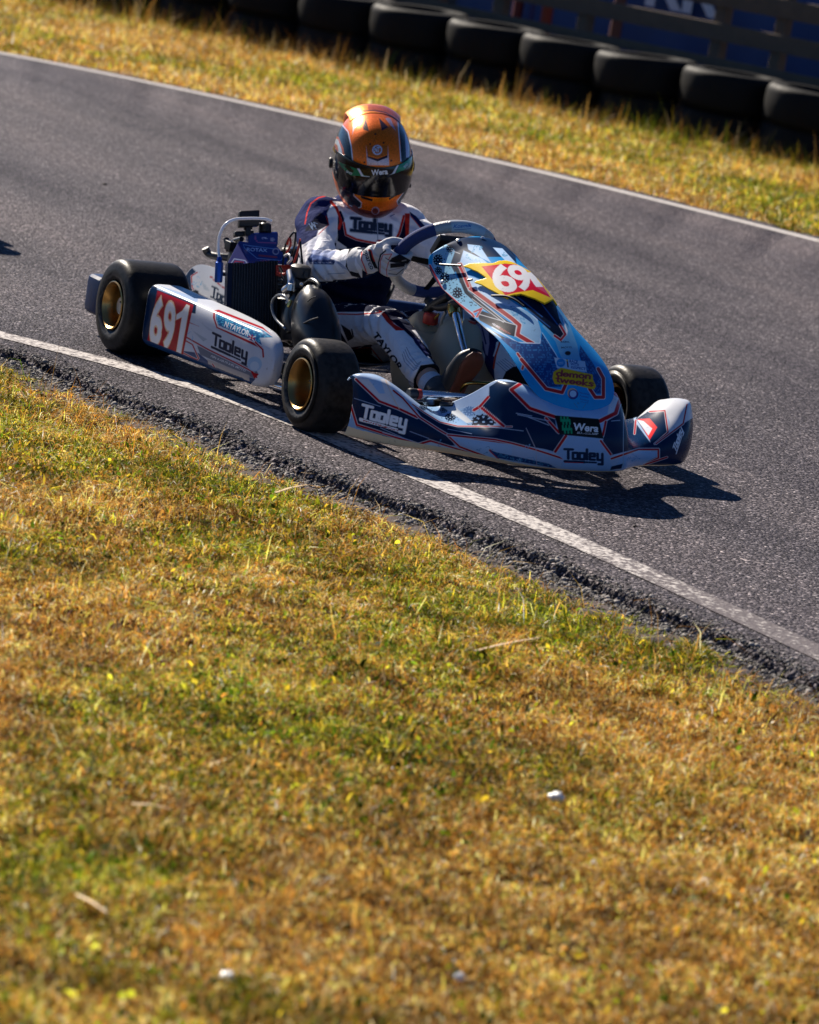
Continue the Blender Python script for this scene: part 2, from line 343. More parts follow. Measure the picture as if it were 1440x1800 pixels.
rows.append(np.concatenate([F1+normals2(F1)*.02, np.full((len(E1), 1), -.058)], 1))
V = np.stack(rows, 1).reshape(-1, 3)
tag(mesh_obj('road', V, grid_faces(len(E1), len(rows)), M['asphalt']), kind='structure')
# lower gravelly strip beside the asphalt edge
gm = plain('gravel_shoulder', (.11, .092, .088), .9, spec=.03, bump=1, bscale=70, var=.55)
shoulder = [np.concatenate([E1+E1n*o, (z+(vnoise(E1[:, 0]+o, E1[:, 1], 30, 4)-.5)*.012)[:, None]], 1) for o, z in ((.05, np.full(len(E1), -.05)), (-.03, np.full(len(E1), -.030)), (-.08, np.full(len(E1), -.026)), (-.16, np.full(len(E1), -.024)), (-.3, np.full(len(E1), -.07)))]
tag(mesh_obj('shoulder', np.stack(shoulder, 1).reshape(-1, 3), grid_faces(len(E1), 5), gm), kind='structure')
far_e = lambda x: np.interp(x, ff[:, 0], ff[:, 1])
# loose grit and broken asphalt along the edge
def grit(name, n, off, sz, m, label):
    X = rng.uniform(-1.6, 6, n); o = rng.normal(*off, n); i = np.searchsorted(E1[:, 0], X).clip(0, len(E1)-1)
    c = E1[i]+E1n[i]*o[:, None]; r_ = rng.gamma(2.2, sz, n).clip(.0012, .013); zb = np.where(o > .0, -.001, -.026)
    base = np.array([(1, 0, -.3), (-.5, .87, -.3), (-.5, -.87, -.3), (.3, .5, .55), (-.6, .0, .6), (.35, -.5, .5)]); fc = np.array([(0, 1, 3), (1, 2, 4), (2, 0, 5), (3, 4, 5), (1, 4, 3), (2, 5, 4), (0, 3, 5), (0, 2, 1)])
    a = rng.uniform(0, 6.3, n); ca, sa = np.cos(a)[:, None], np.sin(a)[:, None]; V = base[None]*rng.uniform(.6, 1.3, (n, 6, 1))*r_[:, None, None]
    V = np.stack([V[..., 0]*ca-V[..., 1]*sa, V[..., 0]*sa+V[..., 1]*ca, V[..., 2]*.8], -1)+np.concatenate([c, (zb+r_*.2)[:, None]], 1)[:, None]
    o_ = mesh_obj(name, V.reshape(-1, 3), (np.arange(n)*6)[:, None, None].repeat(8, 1).reshape(-1, 1)+np.tile(fc, (n, 1)), m, smooth=False)
    ca_ = o_.data.attributes.new('livery', 'FLOAT_COLOR', 'POINT'); g0 = rng.uniform(.02, .30, n); cc = np.stack([g0*1.02, g0*.95, g0*.9, g0*0+1], 1); ca_.data.foreach_set('color', np.repeat(cc, 6, 0).astype(np.float32).ravel())
    return tag(o_, label, 'grit', kind='stuff')
M['grit'] = painted('grit_stone', .8, 0, spec=.2)
grit('grit', 20000, (-.035, .030), .0015, M['grit'], 'loose dark grit and broken asphalt along the near track edge')
grit('grit', 16000, (-.11, .035), .0011, M['grit'], 'fine grit scattered over the gravelly shoulder strip')
grit('gravel', 9000, (.03, .05), .0010, M['grit'], 'fine stones lying on the asphalt shoulder by the white line')
X = rng.uniform(-9, 5, 30); Yc = rng.uniform(-.2, 5.2, 30); pc = project(np.stack([X, Yc, X*0], 1))
kx = (Yc > np.interp(X, line_near[:, 0], line_near[:, 1])+.3) & (Yc < far_e(X)-.3) & (pc[:, 0] > -20) & (pc[:, 0] < 1460)
mb = MB()
for x_, y_ in zip(X[kx], Yc[kx]):
    r_ = rng.gamma(2, .0018)+.002; a_ = rng.uniform(0, 3.1); d_ = np.array([math.cos(a_), math.sin(a_), 0])*r_*2; mb.tube([(x_, y_, .002)-d_, (x_+rng.normal(0, .002), y_, .002+r_*.35), (x_, y_, .002)+d_], [r_*.3, r_*.7, r_*.25], 6)
crumb = mb.build('rubber_crumbs', M['rubber']); tag(crumb, 'small black crumbs of tyre rubber strewn over the track', 'tyre rubber', kind='stuff')
def strip(name, P, wd, z, wear):
    Nn = normals2(P); cols = []
    for o in np.linspace(-.5, .5, 5): cols.append(np.concatenate([P+Nn*o*wd, np.full((len(P), 1), z)], 1))
    V = np.stack(cols, 1).reshape(-1, 3); o = mesh_obj(name, V, grid_faces(len(P), 5), M['line'])
    at_ = o.data.attributes.new('wear', 'FLOAT', 'POINT'); ww = np.stack([wear(P)+(.07 if k in (0, 4) else 0) for k in range(5)], 1).ravel(); at_.data.foreach_set('value', ww.astype(np.float32))
    return tag(o, kind='structure')
ln = line_near[(line_near[:, 0] > -3.2) & (line_near[:, 0] < 12)]
strip('road_line', resample(ln, 400), .105, .002, lambda P: .13+.24*sstep(2.0, 3.3, P[:, 0])+.0*P[:, 0])
lf = line_far[(line_far[:, 0] > -26) & (line_far[:, 0] < 6)]
strip('road_line', resample(lf, 300), .10, .002, lambda P: -.02+0*P[:, 0])

# grass: blades, thatch and straws, one mass nobody could count
def near_edge(x): return np.interp(x, E1[:, 0], E1[:, 1])
def far_edge(x): return np.interp(x, ff[:, 0], ff[:, 1])
PAL = np.array([(.95, .56, .14), (.84, .40, .065), (.46, .19, .025), (.95, .74, .40), (.20, .22, .012), (.085, .155, .008), (.62, .45, .03), (.20, .09, .02)])
def grass(name, X, Y0, L0, L1, W, greenish, lean=(.9, .5), green_amp=1., z0=-.045, dens_wid=1., tone=1.):
    n = len(X)
    g = vnoise(X, Y0, .9, 11)*.5+vnoise(X, Y0, 3.1, 12)*.35+vnoise(X, Y0, 11, 13)*.25
    p_green = np.clip((g-.5)*2.4*green_amp+greenish, .04, .9)
    isg = rng.random(n) < p_green
    ci = np.where(isg, rng.choice([4, 5, 6], n, p=[.4, .38, .22]), rng.choice([0, 1, 2, 3, 7], n, p=[.27, .31, .17, .12, .13]))
    col = np.minimum(tone*PAL[ci]*(rng.choice([.35, .7, 1.05, 1.35, 1.9], n, p=[.32, .24, .20, .14, .10])*rng.uniform(.85, 1.15, n))[:, None], .95)
    col = np.minimum(col*(.55+.95*vnoise(X, Y0, 6.5, 35)*(.6+.8*vnoise(X, Y0, 19, 36)))[:, None]*1.12, .95)
    L = rng.uniform(L0, L1, n)*np.where(isg, 1.05, 1)*(.55+.9*vnoise(X, Y0, 5, 21))
    az = rng.uniform(0, 2*np.pi, n); ln_ = np.clip(rng.normal(*lean, n), .1, 1.5)
    dx, dy = np.cos(az), np.sin(az); px_, py_ = -dy, dx
    tw = rng.uniform(0, np.pi, n)
    wx, wy, wz = px_*np.cos(tw), py_*np.cos(tw), np.sin(tw)*.6
    wd = W*rng.uniform(.6, 1.3, n)*dens_wid*np.where(isg, 1.35, 1)
    clump = vnoise(X, Y0, 22, 91); L = L*(.5+1.0*clump); P0 = np.stack([X, Y0, np.full(n, z0)+.010*vnoise(X, Y0, 8, 31)+.016*(vnoise(X, Y0, 15, 32)-.3)+.008*vnoise(X, Y0, 34, 33)], 1); a1 = ln_*.5; a2 = ln_*1.25
    D1 = np.stack([dx*np.sin(a1), dy*np.sin(a1), np.cos(a1)], 1); D2 = np.stack([dx*np.sin(a2), dy*np.sin(a2), np.cos(a2)], 1)
    P1 = P0+D1*(L*.55)[:, None]; P2 = P1+D2*(L*.5)[:, None]; Wv = np.stack([wx, wy, wz], 1)*wd[:, None]
    V = np.stack([P0-Wv, P0+Wv, P1-Wv*.8, P1+Wv*.8, P2], 1).reshape(-1, 3)
    b = (np.arange(n)*5)[:, None]
    F = np.concatenate([b+np.array([[0, 1, 3]]), b+np.array([[0, 3, 2]]), b+np.array([[2, 3, 4]])], 0)
    o = mesh_obj(name, V, F, M['blade'], smooth=False)
    ca = o.data.attributes.new('livery', 'FLOAT_COLOR', 'POINT')
    cc = np.repeat(np.concatenate([col, np.ones((n, 1))], 1), 5, 0); ca.data.foreach_set('color', cc.astype(np.float32).ravel())
    return o
QUICK = False
def scatter(n, x0, x1, y0, y1, keep):
    X = rng.uniform(x0, x1, n); Yy = rng.uniform(y0, y1, n); k = keep(X, Yy); return X[k], Yy[k]
def in_view(X, Yy, m=60):
    p = project(np.stack([X, Yy, np.zeros_like(X)], 1)); return (p[:, 0] > -m) & (p[:, 0] < 1440+m) & (p[:, 1] > -m) & (p[:, 1] < 1800+m*2)
NG = 1700000
ragged = lambda X: .055+.07*vnoise(X, X*0, 3, 41)+.05*vnoise(X, X*0, 17, 42)
X, Yy = scatter(NG, -2.6, 7.6, -5.6, -.3, lambda X, Yy: (Yy < near_edge(X)-ragged(X)) & (in_view(X, Yy, 130) | ((rng.random(len(X)) < .33) & in_view(X, Yy, 1100))))
d_edge = near_edge(X)-Yy
g1 = grass('near_grass', X, Yy, .016, .040, .00125, np.clip(.16-.34*(d_edge-.45), -.17, .22), lean=(1.32, .42))
tag(g1, 'short dry straw-coloured turf with green patches in the foreground', 'grass', kind='stuff')
# seed stalks along the crumbled edge and here and there
X, Yy = scatter(26000, -1.2, 7.6, -5.2, -.3, lambda X, Yy: (Yy < near_edge(X)-.13) & ((Yy > near_edge(X)-.42) & (rng.random(len(X)) < .8) | (rng.random(len(X)) < .10)) & in_view(X, Yy, 250))
g2 = grass('dry_stalks', X, Yy, .06, .13, .0010, -.5, lean=(1.0, .35))
tag(g2, 'thin dry seed stalks along the near asphalt edge', 'grass', kind='stuff')
# broad clover leaves
X, Yy = scatter(30000, -1.2, 7.6, -5.2, -.3, lambda X, Yy: (Yy < near_edge(X)-.22) & (vnoise(X, Yy, 4, 51) > .55) & in_view(X, Yy, 250))
g3 = grass('clover', X, Yy, .010, .018, .0042, .9, lean=(1.0, .3), z0=-.022)
tag(g3, 'small green clover leaves among the dry turf', 'ground cover', kind='stuff')
# far verge
wall_line = lambda x: 7.0+.42*(x+10.2)
def verge(n, a, b, keep):
    X = rng.uniform(-22, 4.5, n); u = rng.random(n); Yy = a(X)+u*(b(X)-a(X)); k = keep(X, Yy) & (in_view(X, Yy, 80) | ((rng.random(n) < .3) & in_view(X, Yy, 1600))); return X[k], Yy[k]
X, Yy = verge(800000, lambda X: far_edge(X)-.02, lambda X: wall_line(X)+.1, lambda X, Yy: Yy > far_edge(X)+.12*vnoise(X, Yy, 4, 61))
g4 = grass('far_grass', X, Yy, .03, .075, .003, .04, lean=(1.1, .45), green_amp=.9)
tag(g4, 'dry golden verge between the far white line and the tyre wall', 'grass', kind='stuff')
X, Yy = verge(40000, lambda X: wall_line(X)-1.1, lambda X: wall_line(X)-.3, lambda X, Yy: rng.random(len(X)) < .05+.95*sstep(.75, .35, wall_line(X)-Yy))
g5 = grass('tall_grass', X, Yy, .08, .19, .0017, .05, lean=(.45, .25), tone=.35)  # tone puts the tyre wall's shade into the blade colour
PALt = None
tag(g5, 'tall seeding grass growing along the foot of the tyre wall', 'grass', kind='stuff')

# small pale things lying in the near turf
def lump(name, c, r, m, label, cat):
    c = np.array(c)+(0, 0, .004); r = tuple(np.array(r)*1.3)
    bm = bmesh.new(); bmesh.ops.create_icosphere(bm, subdivisions=3, radius=1)
    V = np.array([v.co[:] for v in bm.verts]); F = [[v.index for v in f.verts] for f in bm.faces]; bm.free()
    V = V*np.array(r)*(1+.9*(vnoise(V[:, 0]+V[:, 2], V[:, 1], 2.3, int(c[0]*9) % 50)-.5))[:, None]+np.array(c)
    return tag(mesh_obj(name, V, F, m), label, cat)
p = G(978, 1404, -.015); lump('pebble', p, (.010, .012, .006), M['white'], 'white pebble lying in the turf nearest the right', 'pebble')
p = G(401, 1722, -.015); lump('pebble', p, (.009, .009, .006), M['white'], 'white pebble beside a green clump at the front left', 'pebble')
p = G(808, 1722, -.015); lump('pebble', p, (.005, .007, .005), M['white'], 'small pale pebble in the turf at the very front', 'pebble')
strawm = plain('straw', (.62, .45, .25), .6, var=.2)
for a, b, lab in (((232, 1413), (301, 1422), 'pale broad straw lying flat in brown turf on the left'), ((134, 1572), (188, 1604), 'short straw piece lying in the turf at the lower left'),
                  ((835, 1144), (948, 1121), 'long straw lying across the green turf below the kart'), ((484, 866), (540, 852), 'pale straw lying on the turf behind the front wheel')):
    A, B = G(*a, -.01), G(*b, -.012); mb = MB(); mb.tube([A, (A+B)/2+np.array([0, 0, .003]), B], [[.0035, .0008], [.0042, .0009], [.002, .0006]], n=8, sub=6); tag(mb.build('straw', strawm), lab, 'straw')

# ------------------------------------------------------------------ tyre wall
def barrier_tyre():
    t = thing('tyre_casing', 'black tyre lying flat', 'tyre', (0, 0, 0), 'stacked tyres of the barrier')
    prof = []
    for a in np.linspace(-90, 90, 13): prof.append((.262+.048*math.cos(R(a))**.8, .052*math.sin(R(a))+.048*np.sign(math.sin(R(a)))))
    prof = [(.20, -.07), (.215, -.095), (.245, -.1)]+prof+[(.245, .1), (.215, .095), (.20, .07), (.195, .05), (.25, 0), (.195, -.05)]
    mb = MB(); mb.lathe(prof, (0, 0, .1), (0, 0, 1), 56, close=True); mb.build('tread_wall', M['rubber'], t)
    mb = MB(); mb.lathe([(.188, .172), (.202, .1735), (.214, .198), (.204, .199), (.188, .172)], (0, 0, 0), (0, 0, 1), 56); mb.build('bead', M['rubber'], t)
    return t
bt = barrier_tyre(); ct0 = None
ends = np.array([(-12.07, 6.27), (-9.203, 7.485)]); step = (ends[1]-ends[0])/5
rt2 = np.array([CR[0], CR[1]]); rt2 /= np.linalg.norm(rt2)
first = True
words = {-6: 'ninth', -5: 'eighth', -4: 'seventh', -3: 'sixth', -2: 'fifth'}
WALLC = []
order = ['first', 'second', 'third', 'fourth', 'fifth', 'sixth', 'seventh', 'eighth', 'ninth', 'tenth', 'eleventh', 'twelfth', 'thirteenth', 'fourteenth', 'fifteenth']
for i in range(-8, 14):
    c = ends[0]+step*i+rt2*.31; WALLC.append(c)
    for lvl, z in ((0, -.05), (1, .165), (2, None)):
        if z is None: continue
        if first: t = bt; first = False
        else:
            t = bt.copy(); C.objects.link(t)
            for ch in bt.children:
                c2 = ch.copy(); C.objects.link(c2); c2.parent = t
        t.location = (c[0]+rng.normal(0, .012)-(.04 if lvl == 0 else 0), c[1]+rng.normal(0, .012)+(.03 if lvl == 0 else 0), z+.012*(lvl)); t.scale = (1.05, 1.05, rng.uniform(1.16, 1.22)); t.rotation_euler = (rng.normal(0, .02), rng.normal(0, .02), rng.uniform(0, 6))
        row_ = 'top row of the tyre wall' if lvl == 1 else 'bottom row, behind the tall grass'
        if i > 5: t['label'] = f'{order[i-6]} tyre past the right edge of the view, {row_}'
        else: t['label'] = f'{order[5-i]} tyre from the right, {row_}'
# ------------------------------------------------------------------ fence behind the tyres
wd_ = step/np.linalg.norm(step); wn = np.array([-wd_[1], wd_[0]])
def on_fence(px, py, off=.85):
    p0 = ends[0]+wn*off; d = ray(px, py); n3 = np.array([wn[0], wn[1], 0]); t = ((np.array([p0[0], p0[1], 0])-CAM)@n3)/(d@n3); return CAM+d*t
fe = thing('wooden_fence', 'weathered grey post and rail fence behind the tyre wall', 'fence', tuple(on_fence(1258, 140)[:2])+(-.05,))
def fence_board(a, b, hh, off, nm):
    A, B = on_fence(*a, off), on_fence(*b, off); A = A.copy(); zz = (A[2]+B[2])/2; A[2] = B[2] = zz; d = (B-A)/np.linalg.norm(B-A)
    A = A-d*4.0; B = B+d*5.0; c = (A+B)/2; up = np.array([0, 0, 1.]); nn = np.cross(d, up)
    mb = MB(); mb.box(c, (np.linalg.norm(B-A)/2, .018, hh), rot=np.stack([d, nn, up], 1), bev=.004); return mb.build(nm, M['wood'], fe), zz
_, z1 = fence_board((1040, 13), (1440, 90), .055, .85, 'rail'); _, z2 = fence_board((1320, 10), (1440, 22), .06, .85, 'rail'); _, z3 = fence_board((1040, 66), (1440, 146), .03, .80, 'rail')
for px_, wdt in ((1258, .04), (1363, .037), (1025, .04), (878, .042), (770, .04), (1470, .04), (1640, .04), (1810, .04), (1990, .04), (2190, .04)):
    A = on_fence(px_, 110-(1258-px_)*.19, .9); mb = MB(); mb.box((A[0], A[1], .45), (wdt, .045, .55), rot=np.stack([[*wd_, 0], [*wn, 0], [0, 0, 1]], 1), bev=.006); mb.build('post', M['wood'], fe)
# navy banner hung beyond the fence, white lettering cut by the top of the view
def text_mesh(s, size=1., off=0., shear=0.):
    cu = bpy.data.curves.new('t', 'FONT'); cu.body = s; cu.size = size; cu.offset = off; cu.shear = shear; cu.resolution_u = 4; o = bpy.data.objects.new('t', cu); C.objects.link(o)
    dg = bpy.context.evaluated_depsgraph_get(); me = bpy.data.meshes.new_from_object(o.evaluated_get(dg)); me.calc_loop_triangles()
    V = np.array([v.co[:] for v in me.vertices]) if len(me.vertices) else np.zeros((0, 3)); T = np.array([t.vertices[:] for t in me.loop_triangles]) if len(me.loop_triangles) else np.zeros((0, 3), int)
    bpy.data.objects.remove(o); bpy.data.meshes.remove(me); bpy.data.curves.remove(cu); return V, T
bn = thing('navy_banner', 'navy blue banner with white letters beyond the wooden fence', 'banner', tuple(on_fence(1240, 60, 2.6)[:2])+(-.05,))
A = on_fence(800, 20, 2.6); B = on_fence(1900, 60, 2.6)
mb = MB(); nb = 40; cols = []
V = []; 
for i in range(nb):
    q = A*(1-i/(nb-1))+B*(i/(nb-1)); k = .03*math.sin(i*1.1)+.02*math.sin(i*2.3)
    for j, z in enumerate(np.linspace(.0, 1.7, 8)): V.append((q[0]+wn[0]*k*(.4+j*.1), q[1]+wn[1]*k*(.4+j*.1), z))
o = mesh_obj('sheet', np.array(V), grid_faces(nb, 8), M['tarp'], bn); md = o.modifiers.new('th', 'SOLIDIFY'); md.thickness = .004
tv, tt = text_mesh('RR', .42, .012)
q0 = on_fence(1128, 8, 2.52); q1 = on_fence(1232, 30, 2.52); zb = on_fence(1180, 15, 2.52)[2]
V = np.array([[q0[0]+wd_[0]*v[0]*1.25, q0[1]+wd_[1]*v[0]*1.25, zb+v[1]] for v in tv])
mesh_obj('lettering', V, tt, M['white'], bn, smooth=False)
# dark trailer added to stand in for shade, and bits of clothing beyond the fence further left
tr_ = thing('dark_backdrop', 'dark box trailer standing beyond the fence', 'backdrop', tuple(on_fence(880, 20, 3.4)[:2])+(-.05,))
cc = on_fence(800, 20, 3.9); mb = MB(); rot3 = np.stack([[*wd_, 0], [*wn, 0], [0, 0, 1]], 1)
mb.box((cc[0], cc[1], 1.08), (2.6, .9, 1.08), rot=rot3, bev=.06); mb.build('body', M['black'], tr_)
mb = MB(); mb.box((cc[0]-wn[0]*.92, cc[1]-wn[1]*.92, .35), (1.85, .03, .07), rot=rot3, bev=.01); mb.build('skirt', M['dark_metal'], tr_)
for k in (-.5, .35):
    mb = MB(); c2 = (cc[0]+wd_[0]*k-wn[0]*.85, cc[1]+wd_[1]*k-wn[1]*.85, .2); mb.lathe([(.1, -.09), (.22, -.09), (.26, -.06), (.26, .06), (.22, .09), (.1, .09)], c2, (*wn, 0), 32, close=True); mb.build('wheel', M['rubber'], tr_)
def bollard(px, py, col, label, h):
    A = on_fence(px, py, 1.6); m = plain('barrier_post_'+label.split()[0], col, .6, var=.15); t = thing('barrier_post', label, 'post', (A[0], A[1], -.05))
    mb = MB(); mb.tube([(A[0], A[1], -.05), (A[0], A[1], h)], .04, 16); mb.build('pole', m, t); mb = MB(); mb.lathe([(.0, h+.045), (.03, h+.035), (.045, h), (.045, h-.03)], (A[0], A[1], 0), (0, 0, 1), 16); mb.build('cap', m, t)
    mb = MB(); mb.box((A[0], A[1], -.02), (.09, .09, .02), bev=.01); mb.build('foot', M['black'], t)
bollard(1083, 50, (.14, .05, .028), 'brown post in sunlight just beyond the fence rail', .9)
bollard(962, 22, (.22, .035, .012), 'orange post half hidden behind the upper fence rail', .62)
bollard(930, 18, (.01, .05, .2), 'bright blue post beside the orange one', .62)
bollard(912, 15, (.13, .015, .012), 'red post next to the blue one beyond the fence', .62)
# ------------------------------------------------------------------ livery: flat colour laid on the mesh's own vertices
WHITE = (.58, .60, .65); NAVY = (.002, .018, .060); DNAVY = (.0015, .007, .026); RED = (.38, .008, .016); SKY_REFLECT = (.012, .26, .62); CYAN = (.03, .42, .62)
GREY = (.25, .27, .31); BLACK = (.012, .012, .015); YEL = (.85, .58, .02); ORG = (.60, .15, .012)
class Paint:
    def __init__(s, o, base, depth=False, keep=None):
        s.o = o; me = o.data; n = len(me.vertices); P = np.zeros(n*3); me.vertices.foreach_get('co', P); s.P = P.reshape(-1, 3)
        Nn = np.zeros(n*3); me.vertex_normals.foreach_get('vector', Nn); s.N = Nn.reshape(-1, 3)
        s.px = project(s.P); s.C = np.tile(np.array(base, float), (n, 1)); s.vis = ((CAM-s.P)*s.N).sum(1) > 0
        if depth:
            dd = (s.P-CAM)@CF; ij = np.floor(s.px/3).astype(int); ij -= ij.min(0); W = ij[:, 0].max()+1; key = ij[:, 1]*W+ij[:, 0]
            zb = np.full(key.max()+1, 1e9); np.minimum.at(zb, key[s.vis], dd[s.vis]); s.vis &= dd < zb[key]+.035
        if keep is not None: s.vis &= keep(s.P)
    def _sel(s, lo, hi, keep):
        k = s.vis & (s.px[:, 0] > lo[0]-3) & (s.px[:, 0] < hi[0]+3) & (s.px[:, 1] > lo[1]-3) & (s.px[:, 1] < hi[1]+3)
        if keep is not None: k &= keep(s.P)
        return np.nonzero(k)[0]
    def mix(s, i, a, col):
        a = a[:, None]; s.C[i] = s.C[i]*(1-a)+np.array(col)*a
    def poly(s, pts, col, aa=1.0, keep=None, a=1.):
        p = np.array(pts, float); i = s._sel(p.min(0), p.max(0), keep)
        if len(i): s.mix(i, a*np.clip(.5+sdp(s.px[i], p)/aa, 0, 1), col)
        return s
    def line(s, pts, wd, col, aa=1.0, close=False, keep=None):
        p = np.array(pts, float)
        if close: p = np.concatenate([p, p[:1]])
        i = s._sel(p.min(0)-wd, p.max(0)+wd, keep)
        if len(i): s.mix(i, np.clip(.5+(wd/2-dseg(s.px[i], p))/aa, 0, 1), col)
        return s
    def band(s, pts, wd, col, edge=WHITE, ew=2.2, **k):
        return s.line(pts, wd+ew*2, edge, **k).line(pts, wd, col, **k)
    def disc(s, c, r, col, ry=None, aa=1., keep=None):
        ry = ry or r; i = s._sel(np.array(c)-max(r, ry), np.array(c)+max(r, ry), keep)
        if len(i):
            q = (s.px[i]-c)/np.array([r, ry]); s.mix(i, np.clip(.5+(1-np.hypot(q[:, 0], q[:, 1]))*min(r, ry)/aa, 0, 1), col)
        return s
    def gear(s, c, r, ry, col=DNAVY, keep=None):
        i = s._sel(np.array(c)-r*1.2, np.array(c)+r*1.2, keep)
        if len(i):
            q = (s.px[i]-c)/np.array([r, ry]); rr = np.hypot(q[:, 0], q[:, 1]); th = np.arctan2(q[:, 1], q[:, 0])
            on = (rr < .88+.12*(np.sin(th*14) > 0)) & ~((abs(rr-.62) < .13) & (np.cos(th*8) > .55)) & ~(rr < .12)
            s.mix(i, on*1., col)
        return s
    def text(s, g, p0, p1, h, col, up=None, keep=None, a=1.):
        """g: glyph raster (or strokes); baseline from pixel p0 to p1, letters h tall along up"""
        p0, p1 = np.array(p0, float), np.array(p1, float); e = p1-p0
        if up is None: up = np.array([e[1], -e[0]])/np.hypot(*e)
        up = np.array(up, float)*h
        corners = np.array([p0-up*.4, p1-up*.4, p0+up*1.2, p1+up*1.2]); i = s._sel(corners.min(0), corners.max(0), keep)
        if not len(i): return s
        ab = np.linalg.solve(np.array([[e[0], up[0]], [e[1], up[1]]]), (s.px[i]-p0).T).T
        s.mix(i, a*g(ab), col); return s
    def done(s):
        ca = s.o.data.attributes.new('livery', 'FLOAT_COLOR', 'POINT'); ca.data.foreach_set('color', np.concatenate([s.C, np.ones((len(s.C), 1))], 1).astype(np.float32).ravel())
def dseg(q, p):
    d = np.full(len(q), 1e9)
    for a, b in zip(p[:-1], p[1:]):
        e = b-a; t = np.clip(((q-a)@e)/(e@e+1e-9), 0, 1); d = np.minimum(d, np.hypot(*(q-a-t[:, None]*e).T))
    return d
def sdp(q, p):
    d = dseg(q, np.concatenate([p, p[:1]])); ins = np.zeros(len(q), bool); n = len(p)
    for k in range(n):
        a, b = p[k], p[(k+1) % n]
        if a[1] == b[1]: continue
        c = ((a[1] > q[:, 1]) != (b[1] > q[:, 1])) & (q[:, 0] < (b[0]-a[0])*(q[:, 1]-a[1])/(b[1]-a[1])+a[0]); ins ^= c
    return np.where(ins, d, -d)
_gc = {}
def font(sx, off=.0, shear=0.):
    """raster of a line of lettering: x 0..1 across, y 0..1 cap height"""
    k = (sx, off, shear)
    if k in _gc: return _gc[k]
    V, T = text_mesh(sx, 1., off, shear); x0, x1 = V[:, 0].min(), V[:, 0].max(); H = .72; Wp = int(64*(x1-x0)/H)+8; y0, y1 = -.35, 1.25; Hp = int(64*(y1-y0)); im = np.zeros((Hp, Wp))
    gx = x0+(np.arange(Wp)+.5)/Wp*(x1-x0); gy = (y0+(np.arange(Hp)+.5)/Hp*(y1-y0))*H
    for t in T:
        a, b, c = V[t][:, :2]; lo, hi = np.minimum(np.minimum(a, b), c), np.maximum(np.maximum(a, b), c)
        i0, i1 = np.searchsorted(gx, (lo[0], hi[0])); j0, j1 = np.searchsorted(gy, (lo[1], hi[1]))
        i1 += 1; j1 += 1
        X_, Y_ = np.meshgrid(gx[i0:i1], gy[j0:j1]); D = (b[0]-a[0])*(c[1]-a[1])-(b[1]-a[1])*(c[0]-a[0])
        if abs(D) < 1e-12 or not X_.size: continue
        u = ((X_-a[0])*(c[1]-a[1])-(Y_-a[1])*(c[0]-a[0]))/D; v = ((b[0]-a[0])*(Y_-a[1])-(b[1]-a[1])*(X_-a[0]))/D
        im[j0:j1, i0:i1] = np.maximum(im[j0:j1, i0:i1], ((u >= -1e-3) & (v >= -1e-3) & (u+v <= 1.001))*1.)
    def g(ab):
        x = ab[:, 0]*Wp-.5; y = (ab[:, 1]-y0)/(y1-y0)*Hp-.5; ok = (x > 0) & (x < Wp-2) & (y > 0) & (y < Hp-2); x = np.clip(x, 0, Wp-2); y = np.clip(y, 0, Hp-2); i, j = x.astype(int), y.astype(int); fx, fy = x-i, y-j
        return np.where(ok, (im[j, i]*(1-fx)+im[j, i+1]*fx)*(1-fy)+(im[j+1, i]*(1-fx)+im[j+1, i+1]*fx)*fy, 0)
    _gc[k] = g; return g
def logo(wd=.10, bar=True, soft=.03):
    """the chunky squared T-o-o-l-e-y of the kart's stickers; x 0..1, cap height 1"""
    A = 3.35; S = []
    def P(*p): S.append(np.array(p, float))
    P((0, .92), (.66, .92)); P((.30, .92), (.30, .06))
    for x in (.68, 1.22): P((x, .06), (x+.38, .06), (x+.38, .62), (x, .62), (x, .06))
    P((1.80, .98), (1.80, .06))
    P((2.42, .06), (2.04, .06), (2.04, .62), (2.42, .62), (2.42, .36), (2.04, .36))
    P((2.66, .62), (2.66, .06), (3.04, .06)); P((3.04, .62), (3.04, -.34), (2.74, -.34))
    if bar: P((.02, -.20), (1.62, -.20))
    ticks = [np.array([(1.75+k*.22, -.20), (1.87+k*.22, -.20)]) for k in range(4)] if bar else []
    def g(ab):
        q = np.stack([ab[:, 0]*A*.955, ab[:, 1]], 1); d = np.full(len(q), 9.)
        for p in S: d = np.minimum(d, dseg(q, p))
        for p in ticks: d = np.minimum(d, dseg(q, p)+.03)
        return np.clip(.5+(wd-d)/soft, 0, 1)
    return g
def circuit(pt, c, sc, col, seed, n=5, wd=1.1):
    r = np.random.default_rng(seed)
    for k in range(n):
        p = np.array(c)+r.uniform(-1, 1, 2)*sc; q = [p]
        for m_ in range(4): a = r.choice([0, 45, 90, 135, 180, -45, -90])*math.pi/180+.45; p = p+np.array([math.cos(a), math.sin(a)])*sc*r.uniform(.2, .6); q.append(p)
        pt.line(q, wd, col); pt.disc(q[-1], wd*1.4, col)
    return pt
def splat(pt, poly_, n, col, seed, r0=.7, r1=2.0):
    r = np.random.default_rng(seed); p = np.array(poly_, float); lo, hi = p.min(0), p.max(0)
    q = r.uniform(lo, hi, (n*3, 2)); q = q[sdp(q, p) > 1.5][:n]
    for c in q: pt.disc(c, r.uniform(r0, r1), col)
    return pt
